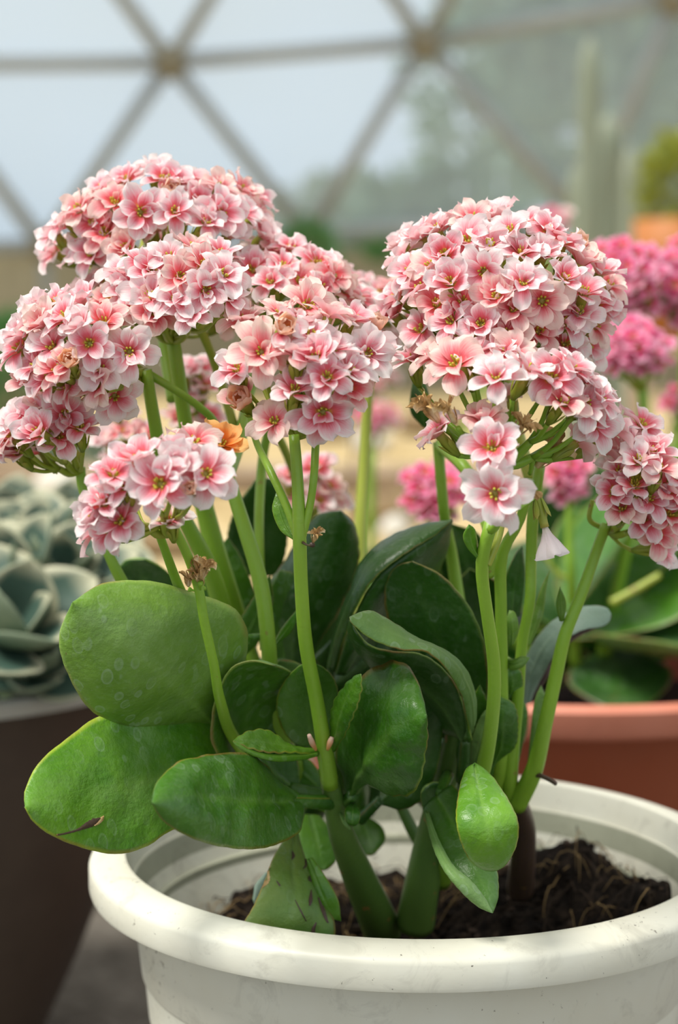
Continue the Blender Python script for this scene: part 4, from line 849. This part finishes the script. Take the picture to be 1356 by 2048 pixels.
# leaves between the left stems
leaf([(490, 1290), (462, 1302), (445, 1282), (452, 1262)], [(500, 1275), (485, 1262), (468, 1256)], (.555, .552, .55), 0, 0, m=LEAF, cren=.4, pet=[(490, 1276, .555, 7), (520, 1272, .556, 6), (535, 1276, .558, 7)])
leaf([(545, 1290), (560, 1262), (580, 1235), (598, 1215)], [(552, 1292), (580, 1268), (592, 1245)], (.56, .556, .555), 0, 0, m=LEAFB, cren=.3)
leaf([(430, 1330), (400, 1250), (402, 1180), (430, 1110), (455, 1075)], [(500, 1330), (525, 1250), (505, 1170), (480, 1110)], (.615, .61, .605), 0, 0, m=LEAF, cren=1.5)
leaf([(540, 1330), (528, 1250), (540, 1180), (560, 1140)], [(600, 1330), (622, 1250), (610, 1190), (590, 1150)], (.60, .595, .59), 0, 0, m=LEAF, cren=1.5)
leaf([(480, 1150), (455, 1080), (470, 1020), (510, 960)], [(560, 1150), (575, 1080), (565, 1020), (545, 960)], (.635, .63, .625), 0, 0, m=LEAFD, cren=1.5)
leaf([(330, 1240), (270, 1210), (232, 1160), (250, 1122), (290, 1118)], [(370, 1220), (365, 1180), (335, 1140)], (.61, .605, .60), 0, 0, m=LEAFD, cren=1.0)
leaf([(440, 1310), (480, 1240), (510, 1190), (540, 1150)], [(470, 1330), (520, 1280), (545, 1210)], (.58, .575, .57), 0, 0, m=LEAF, cren=1.0)
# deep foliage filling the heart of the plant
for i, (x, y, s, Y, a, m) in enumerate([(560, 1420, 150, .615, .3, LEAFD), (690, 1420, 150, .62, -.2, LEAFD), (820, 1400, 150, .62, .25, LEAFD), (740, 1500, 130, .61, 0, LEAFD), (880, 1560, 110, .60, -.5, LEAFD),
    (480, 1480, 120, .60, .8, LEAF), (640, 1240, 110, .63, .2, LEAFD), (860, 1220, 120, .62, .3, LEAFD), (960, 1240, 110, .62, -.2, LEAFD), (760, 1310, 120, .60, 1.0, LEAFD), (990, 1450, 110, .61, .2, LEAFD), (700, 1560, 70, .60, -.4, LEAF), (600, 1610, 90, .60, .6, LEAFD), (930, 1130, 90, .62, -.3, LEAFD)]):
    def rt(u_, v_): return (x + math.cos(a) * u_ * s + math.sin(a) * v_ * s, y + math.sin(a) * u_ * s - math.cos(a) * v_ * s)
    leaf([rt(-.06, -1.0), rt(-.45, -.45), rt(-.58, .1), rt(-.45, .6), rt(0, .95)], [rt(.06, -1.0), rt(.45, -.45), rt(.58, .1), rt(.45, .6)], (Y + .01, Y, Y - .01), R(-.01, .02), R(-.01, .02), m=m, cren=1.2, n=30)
# dried remains
o = cluster(plant, (402, 1190, .508), (392, 1140, 40, 40, .507, .003), [(392, 1140, .3, 'dry', .75), (375, 1150, .1, 'dry', .5), (412, 1128, .1, 'dry', .6), (400, 1118, 0, 'dry', .5)], 0, seed=30, stemm=STEM, r_ped=.6)
cluster(plant, (606, 1085, .510), (640, 1050, 40, 40, .508, .003), [(632, 1062, 0, 'dry', .45)], 0, seed=31, stemm=WOOD, r_ped=.5)

# ------------------------------------------------------------------ generic leaf for the other plants
def gleaf(ln, wd, bend, cup, mats, th, seed=0, und=.001, base=.15, n=16, pw=1.0):
    L = []; M_ = []; R_ = []; x = 0; z = 0
    for i in range(n):
        s = i / (n - 1); a = bend * s
        if i: x += math.cos(a) * ln / (n - 1); z += math.sin(a) * ln / (n - 1)
        w_ = wd * .5 * (base * (1 - s) + math.sin(math.pi * s ** (1.25 * pw)) ** .75) if i < n - 1 else 0
        h = cup * w_
        L.append(Vector((x, w_, z + h))); R_.append(Vector((x, -w_, z + h))); M_.append(Vector((x, 0, z)))
    mb = MB(); blade(mb, L, M_, R_, th, 5, (0, 1), und, seed); return mb.me('leaf', mats)
def frame_m(p, d, roll=0):
    d = d.normalized(); up = Vector((0, 0, 1)); s = up.cross(d); s = s.normalized() if s.length > 1e-4 else Vector((0, 1, 0)); u = d.cross(s)
    M = Matrix((d, s, u)).transposed().to_4x4(); M.translation = p; return M @ Matrix.Rotation(roll, 4, 'X')
# pink kalanchoe in the terracotta pot
pk = empty('kalanchoe_plant', (TX, TY, tz - .03), 'hot pink double-flowered kalanchoe in the terracotta coloured pot', 'plant'); po = Vector(pk.location)
def blob(cx, cy, rx, ry, n, sd):
    rg = random.Random(sd); out = []
    for i in range(n):
        a = i * 2.39996; k = math.sqrt((i + .5) / n) * .95; out.append((cx + math.cos(a) * rx * k, cy + math.sin(a) * ry * k, .25))
    return out
def pk_stem(pts, m=STEM):
    Q = [(*at(a, b, c), d * mpp(c)) for a, b, c, d in pts]; P = cr(Q, 20); mb = MB(); tube(mb, [Vector(q[:3]) - po for q in P], [q[3] for q in P], 10); mb.build('stem', m, pk)
cluster(pk, (1260, 690, .90), (1250, 560, 95, 100, .90, .035), blob(1250, 560, 80, 90, 22, 1), 4, pool=HF, cpool=1, seed=41)
cluster(pk, (1370, 660, .92), (1365, 560, 90, 90, .92, .035), blob(1365, 555, 75, 85, 20, 2), 4, pool=HF, cpool=1, seed=42)
cluster(pk, (1285, 780, .86), (1265, 695, 90, 60, .86, .03), blob(1265, 692, 75, 48, 18, 3), 3, pool=HF, cpool=1, seed=43)
cluster(pk, (890, 1080, .86), (875, 985, 70, 65, .86, .02), blob(868, 980, 56, 58, 13, 4), 0, pool=HF, cpool=1, seed=44)
cluster(pk, (1140, 1010, .86), (1135, 950, 55, 50, .86, .02), blob(1137, 950, 40, 42, 8, 5), 0, pool=HF, cpool=1, seed=45)
cluster(pk, (1345, 860, .93), (1345, 800, 40, 30, .93, .01), blob(1348, 795, 30, 22, 4, 6), 0, pool=HF, cpool=1, seed=46, size=.8)
pk_stem([(1285, 760, .86, 9), (1287, 850, .86, 12), (1270, 1000, .87, 13), (1230, 1200, .88, 14), (1200, 1340, .90, 16)])
pk_stem([(1260, 690, .90, 9), (1285, 800, .90, 10), (1290, 900, .90, 11), (1250, 1100, .90, 12), (1210, 1300, .91, 14)])
pk_stem([(1370, 660, .92, 9), (1360, 860, .92, 10), (1310, 1100, .92, 12), (1240, 1320, .92, 14)])
pk_stem([(1140, 1000, .86, 8), (1139, 1080, .86, 9), (1143, 1160, .86, 10), (1150, 1330, .88, 12)])
pk_stem([(890, 1080, .86, 8), (920, 1150, .87, 9), (1010, 1260, .89, 11), (1120, 1370, .90, 13)])
pk_stem([(1222, 1206, .83, 8), (1270, 1180, .83, 8), (1320, 1150, .83, 7)], STEMY)
pk_stem([(1140, 1160, .86, 5), (1110, 1140, .86, 4), (1080, 1100, .86, 4)], STEMY)
PKL = [gleaf(.085, .058, R(-.6, .6), R(.0, .5), [LEAF, LEAFD], .0011, s) for s in range(4)] + [gleaf(.075, .05, .5, .3, [UNDER, LEAF], .0011, 9)]
rg = random.Random(5)
for i, (x, y, Y, yaw, el, s) in enumerate([(1230, 1110, .88, .6, .7, 1.), (1330, 1130, .90, -.3, .9, 1), (1280, 1230, .88, .2, .2, 1.1), (1180, 1130, .92, 2.2, .8, .9), (1340, 1260, .86, -.4, .1, 1.1), (1220, 1270, .92, 1.5, .5, 1), (1120, 1220, .93, 2.4, .4, 1), (1090, 1290, .92, 3.0, .2, .9), (1300, 1330, .85, -.9, -.25, 1.), (1240, 1350, .86, -1.6, -.1, .8), (1170, 1250, .95, 1.5, .9, 1), (1060, 1180, .94, 2.8, .7, 1), (1390, 1200, .90, 0, .3, 1.1), (1200, 1200, .97, 1.2, 1.1, 1.1), (1290, 1080, .95, .8, 1.2, 1), (1350, 1090, .95, .4, 1.1, 1), (1000, 1230, .95, 2.9, .5, 1), (950, 1330, .92, 3.2, .3, 1), (1120, 1340, .90, -2.4, .0, .7), (1020, 1340, .9, -2.8, 0, .8), (1160, 1090, .97, 1.7, 1.2, 1.0), (1330, 1330, .98, .3, .4, 1)]):
    p = at(x, y, Y) - po; d = Vector((math.cos(yaw) * math.cos(el), math.sin(yaw) * math.cos(el), math.sin(el))); me = PKL[4] if i in (8, 2) else rg.choice(PKL)
    q = link('leaf', me, pk, frame_m(p - d * .04, d, rg.uniform(-.5, .5)) @ Matrix.Scale(s, 4))
    mb = MB()
# salmon kalanchoe further back, in a small pot
SX, SY = at(745, 1200, 1.45).x, 1.45
pot('flower_pot', SX, SY, .11, [(0.001, 0), (0.045, 0), (0.06, .10), (.068, .10), (.068, .115), (.062, .115), (.056, .10), (.043, .01), (.001, .01)], [TPOT], 'small terracotta coloured pot far behind the foliage of the white pot')
simple_soil(SX, SY, .055, .098, 'dark soil in the small pot far behind the white pot', 5)
sk = empty('kalanchoe_plant', (SX, SY, .098), 'blurred salmon pink kalanchoe far behind in the gap between flower heads', 'plant'); so2 = Vector(sk.location)
cluster(sk, (745, 900, 1.42), (755, 830, 60, 40, 1.42, .03), blob(752, 830, 46, 34, 9, 7), 0, pool=FL[:3] + HF[:2], cpool=1, seed=51)
cluster(sk, (735, 830, 1.45), (735, 745, 80, 50, 1.45, .03), blob(735, 742, 66, 40, 12, 8), 0, pool=FL, cpool=1, seed=52)
cluster(sk, (1100, 520, 1.5), (1100, 440, 60, 30, 1.5, .03), blob(1100, 436, 44, 22, 7, 9), 0, pool=FL[:2] + HF[:2], cpool=1, seed=53)
for a, b, c in ((745, 900, 1.42), (735, 830, 1.45), (1100, 520, 1.5)):
    P = cr([tuple(at(a, b, c) - so2), tuple((at(a, b, c) - so2) * .5 + Vector((0, 0, .02))), (0, 0, 0)], 12); mb = MB(); tube(mb, [Vector(q) for q in P], [.0025] * 12, 8); mb.build('stem', STEM, sk)
for i in range(14):
    a = i * 2.4; el = .2 + .5 * (i % 3); d = Vector((math.cos(a) * math.cos(el), math.sin(a) * math.cos(el), math.sin(el))); link('leaf', PKL[i % 4], sk, frame_m(Vector((0, 0, .01 + .008 * (i % 5))) + d * .005, d) @ Matrix.Scale(.8, 4))
# grey succulent in the brown pot
t = NT('silver_green_leaf'); o = t.obj(); uvv, u, v = t.uv(); av = t.math('MULTIPLY', t.math('ABSOLUTE', t.math('SUBTRACT', v, 0.5)), 2.0)
c = t.mix(t.noise(30, 3, o), (0.03, 0.08, 0.06), (0.09, 0.15, 0.11)); c = t.mix(t.ramp(t.math('MAXIMUM', av, u), [(0.72, 0.0), (0.98, 1.0)]), c, (0.56, 0.54, 0.36)); SILV = t.bsdf(c, 0.55, 0.08)
t = NT('silver_green_underside'); SILU = t.bsdf(t.mix(t.noise(30, 3, t.obj()), (0.11, 0.17, 0.10), (0.26, 0.31, 0.20)), 0.6, 0.08)
sv = empty('succulent_plant', (BX, BY, bz - .02), 'silvery grey-green succulent with cream leaf edges in the brown pot', 'plant'); vo = Vector(sv.location)
SLV = [gleaf(.042, .032, R(.2, .8), R(.2, .6), [SILU, SILV], .0016, 20 + s, .0006, .3, 14, .7) for s in range(5)]
cents = [(15, 1290, .80, 1.2), (30, 1190, .84, 1.0), (110, 1180, .86, 1.0), (180, 1150, .90, .9), (70, 1110, .90, .9), (20, 1080, .93, .9), (190, 1270, .86, .9), (110, 1280, .84, .95), (60, 1360, .82, .9), (140, 1080, .95, .9), (210, 1200, .93, .8), (-60, 1200, .86, 1)]
for ci, (x, y, Y, s) in enumerate(cents):
    c0 = at(x, y, Y) - vo; ax = Vector((rg.uniform(-.4, .4), rg.uniform(-.7, -.1), 1)).normalized(); qt = ax.to_track_quat('Z', 'X')
    base = Vector((c0.x * .5, c0.y * .5, -.005)); mb = MB(); tube(mb, [base, (base + c0) / 2 + Vector((0, 0, -.005)), c0], [.004, .0035, .003], 8); mb.build('stem', STEMD, sv)
    for i in range(8):
        a = i * 2.4 + ci; el = .15 + i * .13; d = qt @ Vector((math.cos(a) * math.cos(el), math.sin(a) * math.cos(el), math.sin(el)))
        M = Matrix.Translation(c0 + d * .003) @ qt.to_matrix().to_4x4() @ Matrix.Rotation(a, 4, 'Z') @ Matrix.Rotation(-el, 4, 'Y') @ Matrix.Scale(s * (1.05 - i * .06), 4)
        link('leaf', rg.choice(SLV), sv, M)
# orange pot under the yellow green bush
op = at(1352, 455, 3.2); h_ = at(1352, 440, 3.2).z
stand = empty('plant_stand', (op.x, 3.2, 0), 'wooden block stand under the orange pot at the right edge', 'stand')
for sx in (-1, 1):
    for sy in (-1, 1):
        mb = MB(); tube(mb, [(sx * .06, sy * .06, 0), (sx * .06, sy * .06, .15), (sx * .06, sy * .06, .30)], [.012] * 3, 8); mb.build('leg', BRIK, stand)
mb = MB(); lathe(mb, [(.001, .30), (.09, .30), (.09, .32), (.001, .32)], 32); mb.build('top', BRIK, stand)
t = NT('orange_clay'); OCL = t.bsdf((0.48, 0.17, 0.04), 0.6)
mb = MB(); lathe(mb, [(.001, 0), (.05, 0), (.062, .10), (.072, .10), (.072, h_ - .32), (.064, h_ - .32), (.055, .09), (.045, .012), (.001, .012)], 40)
q = mb.build('flower_pot', OCL, None, Matrix.Translation((op.x, 3.2, .32))); tag(q, 'blurred orange clay pot at the right edge below the yellow green bush', 'pot')
